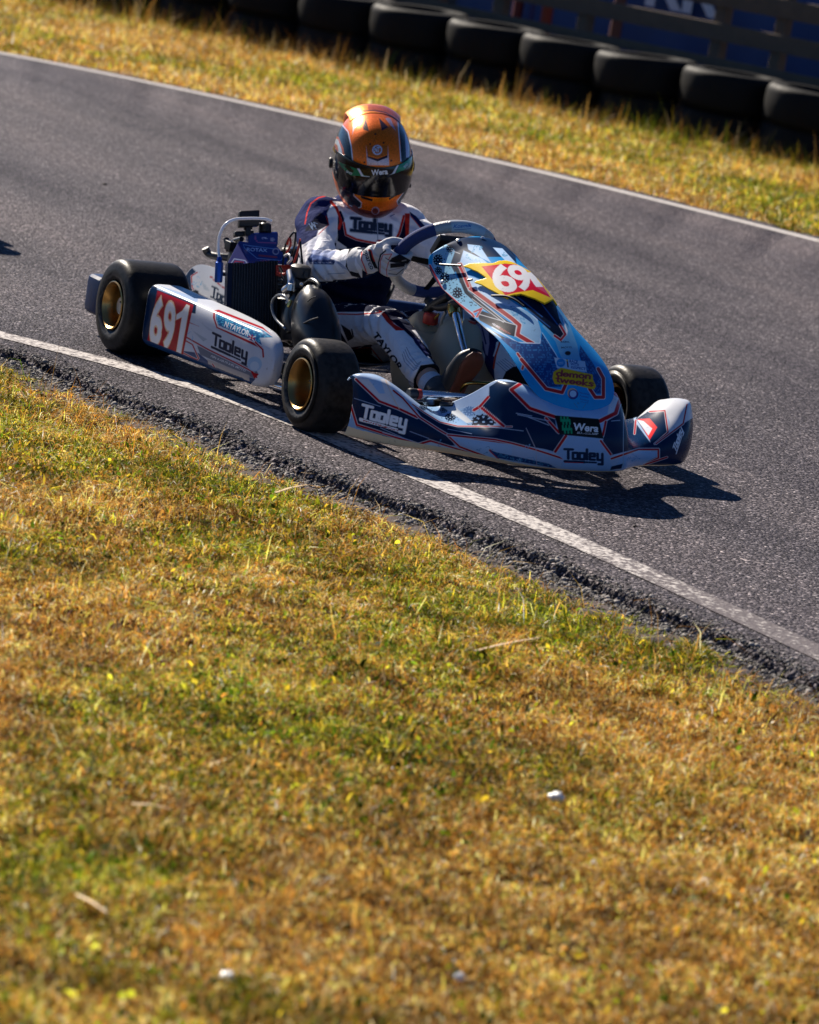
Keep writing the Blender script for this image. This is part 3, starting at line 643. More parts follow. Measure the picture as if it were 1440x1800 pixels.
def weave(pt, poly_, dark, light, ang, pitch=6, keep=None):
    """rows of broken dashes filling an outline (the small repeated word pattern)"""
    p = np.array(poly_, float); pt.poly(p, dark, keep=keep); i = pt._sel(p.min(0), p.max(0), keep); i = i[sdp(pt.px[i], p) > .6]
    c, s_ = math.cos(ang), math.sin(ang); u = pt.px[i, 0]*c+pt.px[i, 1]*s_; v = -pt.px[i, 0]*s_+pt.px[i, 1]*c
    row = np.floor(v/pitch); fv = v/pitch-row; u2 = u+row*3.7; cell = np.floor(u2/2.6); h = np.sin(cell*12.9+row*78.2)*43758.5; h = h-np.floor(h)
    on = (abs(fv-.5) < .34) & (h < .55) & (np.floor(u2/2.6) % 7 != 0) & ~((abs(fv-.5) < .1) & (h < .25)); pt.mix(i, on*.75, light); return pt

def surf(name, rows, ku, kv, m, parent, thick=.004):
    """control net [i][j] of 3-D points -> dense smooth sheet"""
    A = np.array(rows, float); nu, nv = A.shape[:2]
    A = cr(A.reshape(nu, -1), ku).reshape(-1, nv, 3); A = np.swapaxes(A, 0, 1); A = cr(A.reshape(nv, -1), kv).reshape(-1, A.shape[1], 3); A = np.swapaxes(A, 0, 1)
    o = mesh_obj(name, A.reshape(-1, 3), grid_faces(A.shape[0], A.shape[1]), m, parent)
    bm_flip(o)
    if thick: s = o.modifiers.new('shell', 'SOLIDIFY'); s.thickness = thick; s.offset = -1
    return o
def dense(o, cuts):
    bm = bmesh.new(); bm.from_mesh(o.data); bmesh.ops.triangulate(bm, faces=bm.faces); bmesh.ops.subdivide_edges(bm, edges=bm.edges, cuts=cuts, use_grid_fill=True); bm.to_mesh(o.data); bm.free(); o.data.update()
def orient(o, c):
    n = len(o.data.vertices); P = np.zeros(n*3); o.data.vertices.foreach_get('co', P); P = P.reshape(-1, 3); Nn = np.zeros(n*3); o.data.vertex_normals.foreach_get('vector', Nn); Nn = Nn.reshape(-1, 3)
    if (((P-c)*Nn).sum(1) > 0).mean() < .5: o.data.flip_normals(); o.data.update()
def bm_flip(o):
    n = len(o.data.vertices); P = np.zeros(n*3); o.data.vertices.foreach_get('co', P); P = P.reshape(-1, 3); Nn = np.zeros(n*3); o.data.vertex_normals.foreach_get('vector', Nn); Nn = Nn.reshape(-1, 3)
    if (((CAM-P)*Nn).sum(1) > 0).mean() < .5: o.data.flip_normals(); o.data.update()

M['livery'] = painted('livery_gloss', .26, .0, spec=.08)
M['suit'] = painted('suit_fabric', .85, 0, fabric=True, spec=.04)
M['helmet'] = painted('helmet_lacquer', .28, .25, metal=.55, flake=True, spec=.25)
M['glovem'] = painted('glove_fabric', .75, 0, fabric=True, spec=.06)

# ------------------------------------------------------------------ the kart
kart = thing('racing_kart', 'white, navy and red racing kart number 691 cornering on the track', 'go-kart')
def wheel(x, y, z, Ro, wd, side, Rb=.068):
    t = bpy.data.objects.new('wheel', None); C.objects.link(t); t.parent = kart; t.location = (x, y, z)
    h = wd/2; sh = .026
    prof = [(Rb+.001, h-.012), (Rb+.008, h-.003), (Rb+.022, h+.004), (Rb+.04, h+.003)]
    for a in np.linspace(0, 90, 8): prof.append((Ro-sh+sh*math.sin(R(a)), h-sh+sh*math.cos(R(a))+.001))
    for k in np.linspace(h-sh, 0, 6)[1:]: prof.append((Ro+.0012*(1-k/h), k))
    prof = prof+[(r, -a) for r, a in prof[::-1][1:]]
    mb = MB(); mb.lathe(prof, (0, 0, 0), (0, side, 0), 96); ty = mesh_obj('tyre', np.concatenate(mb.V), mb.F, M['slick'], None); ty.parent = t
    rp = [(Rb, -h+.004), (Rb+.005, -h-.001), (Rb+.004, -h+.004), (Rb-.006, -h+.012), (Rb-.010, -.01), (Rb-.006, h-.026), (Rb-.004, h-.012), (Rb+.001, h-.006), (Rb+.005, h+.001), (Rb+.001, h+.003), (Rb-.004, h-.004), (Rb-.009, h-.014), (Rb-.012, h-.03), (Rb-.014, h-.055), (Rb-.024, h-.066), (.024, h-.07), (.024, h-.056), (.008, h-.054)]
    mb = MB(); mb.lathe(rp, (0, 0, 0), (0, side, 0), 72); rim = mesh_obj('rim', np.concatenate(mb.V), mb.F, M['gold'], None); rim.parent = t; rim.data.set_sharp_from_angle(angle=R(40))
    for k in range(3):
        a = 2*math.pi*k/3+.5; mb = MB(); mb.lathe([(0, h-.05), (.006, h-.05), (.007, h-.054), (.007, h-.064), (.0, h-.068)], (.036*math.cos(a), 0, .036*math.sin(a)), (0, side, 0), 6); nu = mb.build('nut', M['steel'], None); nu.parent = t
    mb = MB(); mb.lathe([(0, h-.035), (.012, h-.036), (.014, h-.05), (.014, -h)], (0, 0, 0), (0, side, 0), 20); hb = mb.build('hub', M['dark_metal'], None); hb.parent = t
    va = MB(); va.tube([(.058, side*(h-.012), .02), (.060, side*(h+.004), .021)], .003, 8); v_ = va.build('valve', M['black'], None); v_.parent = t
    return t
wheel(0, -.585, .139, .139, .20, -1); wheel(0, .585, .139, .139, .20, 1)
wheel(1.045, -.50, .127, .128, .128, -1); wheel(1.045, .50, .127, .128, .128, 1)
# frame tubes, axle, floor
mb = MB()
for s in (-1, 1):
    mb.tube([(-.22, s*.30, .06), (.25, s*.31, .055), (.75, s*.23, .055), (1.25, s*.20, .055)], .015, 12, sub=6)
mb.tube([(.72, -.28, .06), (.72, .28, .06)], .015, 12); mb.tube([(1.02, -.40, .075), (1.02, .40, .075)], .015, 12); mb.tube([(-.12, -.31, .06), (-.12, .31, .06)], .015, 12)
mb.build('chassis_tube', M['dark_metal'], kart)
mb = MB(); mb.prism([(.5, -.22, .036), (1.24, -.2, .036), (1.3, 0, .036), (1.24, .2, .036), (.5, .22, .036)], (0, 0, .004)); mb.build('floor_tray', M['dark_metal'], kart, smooth=False)
mb = MB(); mb.tube([(0, -.66, .139), (0, .66, .139)], .025, 24); mb.build('rear_axle', M['steel'], kart)
mb = MB(); mb.lathe([(.0, 0), (.095, 0), (.1, .003), (.095, .006), (0, .006)], (0, -.24, .139), (0, 1, 0), 40); mb.build('brake_disc', M['steel'], kart)
# stub axles
for s in (-1, 1):
    mb = MB(); mb.tube([(1.03, s*.38, .127), (1.045, s*.47, .127)], .014, 12); mb.tube([(1.03, s*.38, .07), (1.03, s*.385, .175)], .011, 12); mb.tube([(1.0, s*.37, .1), (.93, s*.30, .1)], .01, 8); mb.build('stub_axle', M['dark_metal'], kart)
# side nerf bar, seen under the front end of the pod
A_ = Y(456, 655, -.50); B_ = Y(470, 668, -.50); D_ = Y(498, 685, -.46)
mb = MB(); mb.tube([(.22, -.30, .07), (.26, -.52, .075), (.5, -.53, .075), (.78, -.52, .075), (.9, -.42, .075), (.92, -.24, .06)], .011, 14, sub=8); mb.build('nerf_bar', M['chrome'], kart)
mb = MB(); mb.tube([(.22, .30, .07), (.26, .52, .075), (.5, .53, .075), (.78, .52, .075), (.9, .42, .075), (.92, .24, .06)], .011, 14, sub=8); mb.build('nerf_bar', M['chrome'], kart)

# ---- side pods: a long pill with a squared tail; outer face leans in towards the front
def side_pod(sg):
    x0, x1 = .150, .842; nS, nT = 420, 360
    V = np.zeros((nS, nT, 3)); th = np.linspace(0, 2*np.pi, nT, endpoint=False)
    for i in range(nS):
        u = i/(nS-1); x = x0+(x1-x0)*u
        zt = .238-.022*u; zb = .052+.006*u
        # ends
        if u < .02: k = math.sqrt(max(0, 1-((.02-u)/.02)**2)); e1, e2 = .94+.06*k, .85+.15*k
        else: e1 = e2 = 1.
        fr = max(0, (u-.83)/.17); k2 = math.sqrt(max(0, 1-fr**2)); zc = (zt+zb)/2; hz = (zt-zb)/2*e1*k2; 
        yo = .645-.085*u; dpt = .058*e2*(1 if u < .42 else math.sqrt(max(0, 1-((u-.42)/.58)**2.2)))
        yc = yo-dpt-.010*sstep(.8, 1, u)
        t0 = np.linspace(0, 2*np.pi, 1200); c, s_ = np.cos(t0), np.sin(t0); pw = 2/(5.5-2.6*sstep(.5, .9, u))
        yy = yc+dpt*np.sign(c)*abs(c)**pw; zz = zc+hz*np.sign(s_)*abs(s_)**pw
        L_ = np.concatenate([[0], np.cumsum(np.hypot(np.diff(yy), np.diff(zz)))]); q_ = np.linspace(0, L_[-1], nT, endpoint=False); yy, zz = np.interp(q_, L_, yy), np.interp(q_, L_, zz)
        V[i, :, 0] = x; V[i, :, 1] = sg*yy; V[i, :, 2] = zz
    F = grid_faces(nS, nT, False, True)
    VV = np.concatenate([V.reshape(-1, 3), V[:1].mean(1), V[-1:].mean(1)]); n0 = nS*nT
    j = np.arange(nT); capf = np.concatenate([np.stack([np.full(nT, n0), (j+1) % nT, j, j], 1), np.stack([np.full(nT, n0+1), n0-nT+j, n0-nT+(j+1) % nT, n0-nT+(j+1) % nT], 1)])
    o = mesh_obj('side_pod', VV, F, M['livery'], kart)
    bm = bmesh.new(); bm.from_mesh(o.data); bm.verts.ensure_lookup_table()
    a = [bm.verts[k] for k in range(nT)]; b = [bm.verts[(nS-1)*nT+k] for k in range(nT)]
    bm.faces.new(a); 
    bmesh.ops.recalc_face_normals(bm, faces=bm.faces); bm.to_mesh(o.data); bm.free(); o.data.update()
    return o
sp = side_pod(-1)
pt = Paint(sp, WHITE)
def Z5(l, ox=240, oy=490, k=1440/260.): return [(ox+x/k, oy+y/k) for x, y in l]
# navy tail and lower band
pt.poly(Z5([(60, 40), (200, 60), (590, 190), (575, 340), (520, 330), (450, 760), (60, 660)]), NAVY)
pt.poly(Z5([(200, 60), (600, 190), (590, 240), (540, 225), (200, 105)]), (.35, .45, .62))
pt.poly(Z5([(440, 700), (600, 720), (700, 800), (900, 900), (1160, 975), (1110, 1030), (900, 1040), (430, 820)]), (.015, .05, .15))
pt.poly(Z5([(590, 650), (1160, 880), (1190, 930), (1150, 975), (620, 740)]), (.16, .17, .21))
pt.poly(Z5([(690, 780), (1100, 940), (1100, 1000), (700, 830)]), (.42, .38, .36))
for q, wd_l in (((455, 580), 9), ((455, 700), 9)): pass
pt.band(Z5([(430, 575), (545, 640), (605, 775), (590, 790), (440, 715)]), 2.2, RED, ew=.7)
pt.band(Z5([(740, 830), (800, 920)]), 2.2, RED, ew=.7)
pt.band(Z5([(470, 560), (700, 690), (950, 810), (1130, 905), (1170, 960)]), 2.6, RED, ew=1.)
pt.poly(Z5([(1110, 900), (1190, 930), (1150, 975)]), RED)
# grey motion smears
pt.poly(Z5([(540, 500), (690, 590), (650, 610)]), (.30, .35, .42), a=.7); pt.poly(Z5([(620, 420), (770, 520), (700, 500)]), (.42, .46, .52), a=.7)
pt.poly(Z5([(490, 410), (610, 465), (500, 425)]), RED)
circuit(pt, Z5([(510, 550)])[0], 8, (.12, .38, .6), 3, 4, .8)
# name window
pt.poly(Z5([(750, 310), (800, 300), (1230, 470), (1330, 560), (1200, 565), (1235, 700), (1190, 670), (780, 480), (745, 380)]), RED)
pt.poly(Z5([(765, 335), (800, 325), (1230, 490), (1340, 565), (1215, 570), (1225, 660), (1190, 640), (790, 470), (765, 390)]), WHITE)
weave(pt, Z5([(775, 345), (800, 335), (1230, 500), (1330, 570), (1200, 575), (1220, 645), (1190, 625), (800, 455), (775, 395)]), (.015, .12, .3), (.1, .5, .72), .42, 3.6)
pt.band(Z5([(1150, 610), (1230, 690), (1235, 760)]), 3, RED, ew=.8)
pt.text(font('N.TAYLOR', .02, .25), Z5([(850, 465)])[0], Z5([(1085, 562)])[0], 10.5, (.85, .85, .88), up=(.18, -.98))
fl = Z5([(1095, 535), (1160, 560), (1150, 615), (1085, 585)]); pt.poly(fl, (.05, .08, .3)); pt.line([fl[0], fl[2]], 1.4, (.8, .8, .8)); pt.line([fl[1], fl[3]], 1.4, (.8, .8, .8)); pt.line([np.add(fl[0], fl[1])/2, np.add(fl[2], fl[3])/2], 1.6, RED); pt.line([np.add(fl[0], fl[3])/2, np.add(fl[1], fl[2])/2], 1.6, RED)
# big word

pt.text(logo(.105), Z5([(735, 640)])[0], Z5([(1085, 800)])[0], 22, (.02, .025, .05), up=(.10, -.99))
pt.disc(Z5([(1150, 830)])[0], 13, (.35, .5, .66)); pt.disc(Z5([(1150, 850)])[0], 8, (.5, .6, .7))
# sponsor strip
pt.text(font('GPS KARTS KBS MOTO', .01), Z5([(720, 760)])[0], Z5([(1060, 905)])[0], 3.6, (.7, .7, .72)); 
# red number square with 691
pt.poly(Z5([(205, 115), (555, 255), (450, 755), (105, 610)]), RED)
for ch, a, b in (('6', (118, 610), (215, 618)), ('9', (245, 652), (330, 668)), ('1', (392, 705), (430, 722))): pass
def big(pt, ch, corners, col, off=.02, edge=None):
    """a numeral filling the quad bottom-left, bottom-right, top-left (pixels)"""
    bl, br, tl = [np.array(c, float) for c in corners]; up = tl-bl; h = np.hypot(*up)
    if edge: pt.text(font(ch, off+.03), bl-(br-bl)*.05, br+(br-bl)*.05, h, edge, up=up/h)
    pt.text(font(ch, off), bl, br, h, col, up=up/h)
big(pt, '6', Z5([(118, 608), (232, 640), (165, 165)]), (.78, .76, .74), .025, (.75, .5, .3))
big(pt, '9', Z5([(245, 652), (352, 690), (285, 205)]), (.78, .76, .74), .025, (.75, .5, .3))
one = Z5([(488, 250), (516, 264), (432, 727), (390, 708), (444, 372), (388, 398), (392, 350), (448, 312)]); pt.line(one, 1.4, (.75, .5, .3), close=True); pt.poly(one, (.78, .76, .74))
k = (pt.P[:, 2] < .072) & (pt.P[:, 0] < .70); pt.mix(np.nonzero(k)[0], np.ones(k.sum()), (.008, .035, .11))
k = (pt.P[:, 1] > -.585) & (pt.P[:, 2] > .226) & (pt.P[:, 0] < .34); pt.mix(np.nonzero(k)[0], np.ones(k.sum()), NAVY)
pt.done()
sp2 = side_pod(1); pt = Paint(sp2, WHITE)
k2 = sp2.data; P_ = pt.P; pt.mix(np.nonzero(P_[:, 0] < .34)[0], np.ones((P_[:, 0] < .34).sum()), NAVY); kz = (P_[:, 2] < .13) & (P_[:, 0] < .75); pt.mix(np.nonzero(kz)[0], np.ones(kz.sum()), NAVY); kz = abs(P_[:, 2]-.135) < .004; pt.mix(np.nonzero(kz)[0], np.ones(kz.sum()), RED); pt.done()

# ---- front bumper: columns from the right end round the nose to the left end
def bumper():
    #  |y|, bottom x, then profile points (x, z) going up: belly, shoulder, crest, lip/back
    cols = [
     (.000, [(1.575, .040), (1.615, .050), (1.635, .085), (1.640, .125), (1.632, .165), (1.600, .205), (1.540, .225), (1.44, .225)]),
     (.060, [(1.573, .040), (1.612, .050), (1.632, .085), (1.637, .125), (1.628, .165), (1.597, .205), (1.535, .228), (1.44, .228)]),
     (.120, [(1.565, .040), (1.600, .050), (1.620, .085), (1.622, .125), (1.610, .165), (1.575, .215), (1.520, .246), (1.44, .246)]),
     (.165, [(1.550, .040), (1.582, .050), (1.600, .083), (1.600, .120), (1.585, .160), (1.545, .210), (1.495, .247), (1.44, .250)]),
     (.190, [(1.535, .040), (1.566, .050), (1.580, .080), (1.576, .112), (1.555, .145), (1.520, .185), (1.480, .222), (1.43, .240)]),
     (.230, [(1.500, .040), (1.530, .050), (1.545, .076), (1.540, .102), (1.515, .118), (1.470, .132), (1.420, .158), (1.37, .185)]),
     (.280, [(1.465, .040), (1.492, .050), (1.508, .075), (1.502, .100), (1.475, .114), (1.425, .122), (1.365, .130), (1.31, .140)]),
     (.330, [(1.440, .040), (1.470, .050), (1.486, .078), (1.480, .108), (1.455, .124), (1.405, .130), (1.345, .134), (1.29, .138)]),
     (.380, [(1.425, .040), (1.458, .050), (1.472, .082), (1.466, .118), (1.445, .140), (1.405, .153), (1.345, .158), (1.29, .150)]),
     (.430, [(1.405, .040), (1.438, .050), (1.452, .086), (1.446, .128), (1.425, .160), (1.388, .180), (1.335, .188), (1.26, .170)]),
     (.480, [(1.375, .040), (1.404, .050), (1.420, .090), (1.414, .136), (1.395, .175), (1.365, .204), (1.310, .212), (1.24, .195)]),
     (.520, [(1.330, .040), (1.358, .050), (1.374, .092), (1.370, .140), (1.352, .180), (1.330, .208), (1.295, .212), (1.268, .200)]),
     (.538, [(1.308, .040), (1.326, .052), (1.342, .094), (1.340, .141), (1.326, .178), (1.306, .204), (1.285, .206), (1.270, .196)]),
     (.545, [(1.286, .042), (1.300, .054), (1.312, .096), (1.310, .141), (1.300, .174), (1.284, .194), (1.272, .196), (1.262, .186)]),
    ]
    net = []
    for y, pr in cols[::-1]: net.append([(x, -y*.984, z) for x, z in pr])
    for y, pr in cols[1:]: net.append([(x, y*.98, z) for x, z in pr])
    return net
bu = surf('front_bumper', bumper(), 34, 34, M['livery'], kart, .004)
pt = Paint(bu, (.34, .46, .66))  # white plastic with the blue of sky-lit shade put into its colour
def Za(l, ox=600, oy=650, k=4.8): return [(ox+x/k, oy+y/k) for x, y in l]
def Zb(l, ox=860, oy=640, k=4.0): return [(ox+x/k, oy+y/k) for x, y in l]
def Zc(l, ox=1000, oy=600, k=4.5): return [(ox+x/k, oy+y/k) for x, y in l]
# navy main band, right half of the kart
pt.poly(Za([(-40, 200), (60, 20), (130, 70), (330, 265), (640, 380), (800, 470), (1440, 440)])+Zb([(0, 440), (120, 430), (0, 320), (0, 160), (60, 120), (240, 130), (130, 180), (280, 310), (460, 375), (540, 510), (470, 620), (400, 600), (0, 530)])+Za([(1440, 590), (900, 545), (960, 640), (650, 630), (130, 470), (60, 240)]), NAVY)
pt.poly(Za([(600, 290), (1440, 470), (1440, 620), (900, 545), (700, 430)]), NAVY)
pt.poly(Za([(1010, 560), (1440, 600), (1440, 500), (940, 480)]), NAVY)
# hump side
pt.poly(Za([(1180, 290), (1330, 130), (1440, 110), (1440, 480), (1380, 470), (1170, 310)]), NAVY)
pt.poly(Zb([(0, 200), (70, 130), (230, 135), (130, 185), (270, 310), (400, 370), (490, 500), (450, 610), (250, 560), (0, 500)]), NAVY)
# scoop: white with shade blue painted in, and gears
sc_ = Za([(600, 290), (700, 310), (840, 310), (1000, 330), (1160, 300), (1370, 470), (980, 475), (800, 430)])
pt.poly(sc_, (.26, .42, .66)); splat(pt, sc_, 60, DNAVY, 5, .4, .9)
pt.gear(Za([(920, 400)])[0], 10, 7); pt.gear(Za([(865, 340)])[0], 7, 5); pt.gear(Za([(1200, 440)])[0], 22, 14); pt.gear(Za([(1080, 350)])[0], 11, 9, (.10, .2, .4)); pt.gear(Za([(690, 320)])[0], 8, 5)
pt.poly(Za([(850, 310), (970, 320), (1110, 440), (1060, 450)]), (.60, .64, .68))
pt.band(Za([(600, 290), (700, 360), (830, 440), (980, 475), (1440, 480)]), 1.8, RED, ew=.8)
pt.band(Za([(1120, 340), (1170, 310), (1370, 475)]), 5, RED, ew=1)
pt.band(Za([(1170, 310), (1240, 230)]), 4.5, RED, ew=.6)
# stripes of the right end
pt.poly(Za([(125, 70), (390, 80), (440, 170), (540, 240), (640, 390), (330, 270)]), WHITE)
pt.poly(Za([(230, 80), (330, 75), (370, 200), (320, 200)]), (.32, .48, .70))
pt.band(Za([(125, 80), (320, 265), (490, 330), (640, 400)]), 4.2, RED, ew=1)
pt.band(Za([(440, 175), (520, 240), (660, 400), (830, 510), (900, 550), (1440, 625)]), 3.0, RED, ew=1)
pt.line(Za([(375, 90), (440, 240), (490, 330)]), 1.2, (.75, .5, .3)); 
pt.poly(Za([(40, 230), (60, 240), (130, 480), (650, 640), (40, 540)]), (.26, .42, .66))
circuit(pt, Za([(80, 440)])[0], 9, (.08, .22, .42), 8, 4, 1.)
pt.band(Za([(62, 240), (130, 465), (650, 630), (750, 600), (1200, 740)]), 3.8, RED, ew=1)
pt.line(Za([(130, 480), (650, 650)]), 1.2, NAVY)
# lower white wedges, tinted with the same shade
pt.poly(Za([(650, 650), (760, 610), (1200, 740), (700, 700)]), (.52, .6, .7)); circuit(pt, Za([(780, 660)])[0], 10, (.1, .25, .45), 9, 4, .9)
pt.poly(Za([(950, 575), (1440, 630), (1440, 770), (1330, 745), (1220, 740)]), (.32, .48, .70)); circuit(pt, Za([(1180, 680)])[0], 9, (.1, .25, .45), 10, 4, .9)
pt.band(Za([(900, 555), (1000, 650), (1240, 740)]), 3.2, RED, ew=.8); pt.band(Za([(1255, 680), (1325, 745)]), 4, RED, ew=.8)
pt.band(Za([(900, 550), (1300, 590), (1440, 620)])+Zb([(320, 600), (520, 665)]), 3.2, RED, ew=1)
weave(pt, Zb([(0, 600), (50, 620), (420, 700), (480, 735), (60, 660)]), (.01, .05, .16), (.06, .25, .45), .2, 3.5)
circuit(pt, Zb([(220, 625)])[0], 13, (.15, .35, .6), 12, 5, .9)
# centre: white field tinted with shade, wera plate, big word
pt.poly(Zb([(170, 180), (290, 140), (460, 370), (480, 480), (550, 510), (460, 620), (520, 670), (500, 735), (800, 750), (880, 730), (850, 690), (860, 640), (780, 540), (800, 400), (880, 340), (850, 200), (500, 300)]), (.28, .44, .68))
pt.band(Zb([(225, 135), (155, 180), (285, 310), (460, 370)]), 6, RED, ew=1); pt.band(Zb([(400, 380), (490, 480)]), 4.5, RED, ew=.8); pt.band(Zb([(540, 505), (465, 615)]), 5, RED, ew=1)
pt.poly(Zb([(860, 190), (930, 230), (900, 350), (780, 400), (830, 360)]), (.55, .6, .68))
# left half of the kart
pt.poly(Zb([(880, 185), (970, 200), (1020, 400), (1140, 560), (1180, 600), (1060, 590), (860, 640), (800, 540), (830, 400), (910, 350), (930, 230)]), NAVY)
pt.poly(Zc([(530, 610), (560, 560), (640, 550), (760, 550), (780, 740), (900, 650), (990, 600), (990, 900), (860, 990), (600, 990), (660, 850), (640, 780)]), NAVY)
pt.poly(Zc([(540, 610), (620, 560), (760, 545), (800, 640), (780, 740), (830, 700), (900, 655), (985, 600), (985, 430), (720, 430)]), WHITE)
pt.poly(Zc([(580, 600), (620, 556), (760, 560), (775, 735), (680, 800), (640, 780)]), NAVY)
pt.band(Zb([(865, 190), (925, 235), (890, 345), (780, 400)]), 7, RED, ew=1); pt.band(Zb([(820, 405), (800, 500)]), 4, RED, ew=.7); pt.band(Zb([(785, 540), (855, 635)]), 4, RED, ew=.8)
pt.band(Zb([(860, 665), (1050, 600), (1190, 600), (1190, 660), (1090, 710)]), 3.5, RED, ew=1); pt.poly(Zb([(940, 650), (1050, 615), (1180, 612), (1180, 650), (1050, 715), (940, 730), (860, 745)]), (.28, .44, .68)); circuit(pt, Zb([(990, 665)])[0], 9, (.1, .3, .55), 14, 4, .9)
pt.poly(Zb([(860, 720), (940, 700), (930, 735), (850, 745)]), NAVY)
pt.band(Zb([(1100, 705), (1250, 655)]), 3, RED, ew=.6)
pt.band(Zc([(640, 555), (760, 548), (785, 720), (680, 810)]), 2.4, RED, ew=.8); pt.band(Zc([(690, 810), (840, 700), (905, 650), (935, 500)]), 2.4, RED, ew=.8)
pt.poly(Zc([(545, 615), (640, 610), (700, 680), (640, 780)]), (.75, .04, .04)); pt.poly(Zc([(540, 620), (590, 630), (660, 690), (630, 745)]), (.62, .66, .74)); 
pt.band(Zc([(530, 625), (520, 730)]), 3, RED, ew=.6)
pt.line(Zc([(435, 380), (430, 1000)]), 1.1, (.3, .4, .5)); pt.line(Zb([(260, 450), (330, 600), (335, 730)]), 1.0, (.4, .4, .5))
pt.text(logo(.1), Zc([(845, 880)])[0], Zc([(905, 700)])[0], 11, (.7, .72, .78), up=(-.45, -.9))
# white scratches of speed on the navy
for a, b in (((190, 345), (300, 365)), ((200, 355), (420, 400)), ((270, 370), (420, 430)), ((920, 395), (860, 400)), ((0, 440), (240, 470))): pt.line(Zb([a, b]), 1.1, (.35, .45, .62))
for a, b in (((110, 240), (330, 310)), ((330, 490), (560, 590)), ((580, 520), (740, 580)), ((350, 530), (600, 600)), ((900, 500), (1100, 540))): pt.line(Za([a, b]), 1.0, (.30, .40, .6))
pt.text(logo(.105), Za([(165, 400)])[0], Za([(555, 500)])[0], 24, (.78, .80, .84), up=(.18, -.98))
pt.line(Za([(160, 412), (490, 520)]), 3.6, (.78, .80, .84)); pt.text(font('MOTORSPORT', .03), Za([(185, 432)])[0], Za([(485, 523)])[0], 2.6, RED)
pt.text(logo(.115), Zb([(530, 668)])[0], Zb([(810, 680)])[0], 19, (.012, .03, .07), up=(.0, -1)); pt.line(Zb([(530, 691), (660, 694)]), 1.4, RED)
# black plate
pt.poly(Zb([(458, 360), (770, 385), (805, 525), (495, 495)]), (.008, .011, .012))
for k in range(2):
    y0 = 372+k*62; x0 = 505+k*12
    for j in range(3): xx = x0+j*23; pt.line(Zb([(xx, y0), (xx+2, y0+28), (xx+14, y0+20), (xx+17, y0+50)]), 3.0, (.01, .30, .14))
pt.text(font('Wera', .03), Zb([(588, 463)])[0], Zb([(768, 477)])[0], 13, (.74, .76, .80), up=(.1, -1)); pt.text(font('BE A TOOL REBEL', .012, .2), Zb([(618, 487)])[0], Zb([(770, 500)])[0], 3.4, (.6, .62, .66))
# cream bottom edge, by height
k = pt.P[:, 2] < .0495+.018*np.clip((-pt.P[:, 1]-.1)/.4, 0, 1); pt.mix(np.nonzero(k)[0], np.ones(k.sum()), (.74, .60, .38))
pt.done()

# ---- nose panel
def nose():
    # stations top -> bottom: side rail (x,z) at |y|=w, centre (x,z)
    st = [(.085, (.885, .530), (.872, .552)), (.145, (.905, .502), (.913, .563)), (.15, (.906, .466), (.985, .553)), (.15, (.963, .432), (1.075, .535)), (.15, (1.052, .408), (1.165, .508)), (.15, (1.155, .386), (1.25, .475)),
          (.15, (1.265, .362), (1.335, .430)), (.15, (1.363, .343), (1.42, .382)), (.148, (1.462, .303), (1.49, .336)), (.135, (1.53, .258), (1.55, .290)), (.105, (1.565, .225), (1.585, .245)), (.05, (1.585, .200), (1.595, .208)), (.012, (1.594, .196), (1.597, .197))]
    net = []
    for w_, (xs_, zs_), (xc, zc) in st:
        row = []
        for u in (-1, -.8, -.5, -.22, 0, .22, .5, .8, 1):
            q = abs(u)**2.0; row.append((xc*(1-q)+xs_*q, w_*u, zc*(1-q)+zs_*q))
        net.append(row)
    return net
M['nose'] = painted('nose_livery', .38, 0, spec=.035)
no_ = surf('nose_panel', nose(), 42, 48, M['nose'], kart, .004)
pt = Paint(no_, SKY_REFLECT)  # pale panel plastic; the blue sky it reflects is put into its colour
def Zn(l, ox=860, oy=440, k=6.0): return [(ox+x/k, oy+y/k) for x, y in l]
def Zt(l, ox=740, oy=410, k=6.0): return [(ox+x/k, oy+y/k) for x, y in l]
pale = (.42, .60, .84)
# top cap navy
pt.poly(Zt([(250, 120), (400, 40), (700, 40), (900, 100), (1000, 250), (1010, 320), (850, 250), (600, 250), (400, 330), (330, 480), (520, 640), (900, 900), (300, 420), (310, 260), (350, 180)]), NAVY)
pt.poly(Zt([(130, 220), (250, 110), (330, 150), (360, 190), (310, 330), (410, 520), (560, 660), (800, 860), (620, 800), (560, 850), (400, 740), (240, 600), (120, 330)]), (.22, .46, .66))
gp = Zt([(130, 220), (250, 110), (330, 150), (360, 190), (310, 330), (410, 520), (620, 740), (600, 800), (400, 740), (240, 600), (120, 330)])
splat(pt, gp, 90, DNAVY, 6, .5, 1.3)
for c, r in (((180, 282), 8.6), ((185, 395), 6.2), ((252, 470), 8.6), ((385, 628), 8.8), ((305, 160), 6.5)): pt.gear(Zt([c])[0], r, r*1.15)
pt.line(Zt([(320, 180), (410, 215)]), 1.0, WHITE)
pt.poly(Zt([(450, 180), (650, 270), (700, 310), (430, 360), (410, 310)]), pale); circuit(pt, Zt([(520, 270)])[0], 9, (.15, .4, .62), 21, 4, .9)
pt.poly(Zt([(490, 115), (620, 130), (740, 310), (640, 260), (500, 170)]), pale); circuit(pt, Zt([(600, 180)])[0], 8, (.1, .3, .5), 22, 4, .9)
pt.poly(Zt([(760, 150), (860, 160), (1000, 310), (900, 300)]), pale); circuit(pt, Zt([(870, 210)])[0], 7, (.1, .3, .5), 23, 3, .9)
pt.poly(Zt([(430, 420), (640, 500), (900, 680), (1230, 900), (1270, 1160), (1150, 1150), (1010, 1060), (960, 900), (540, 580)]), pale)
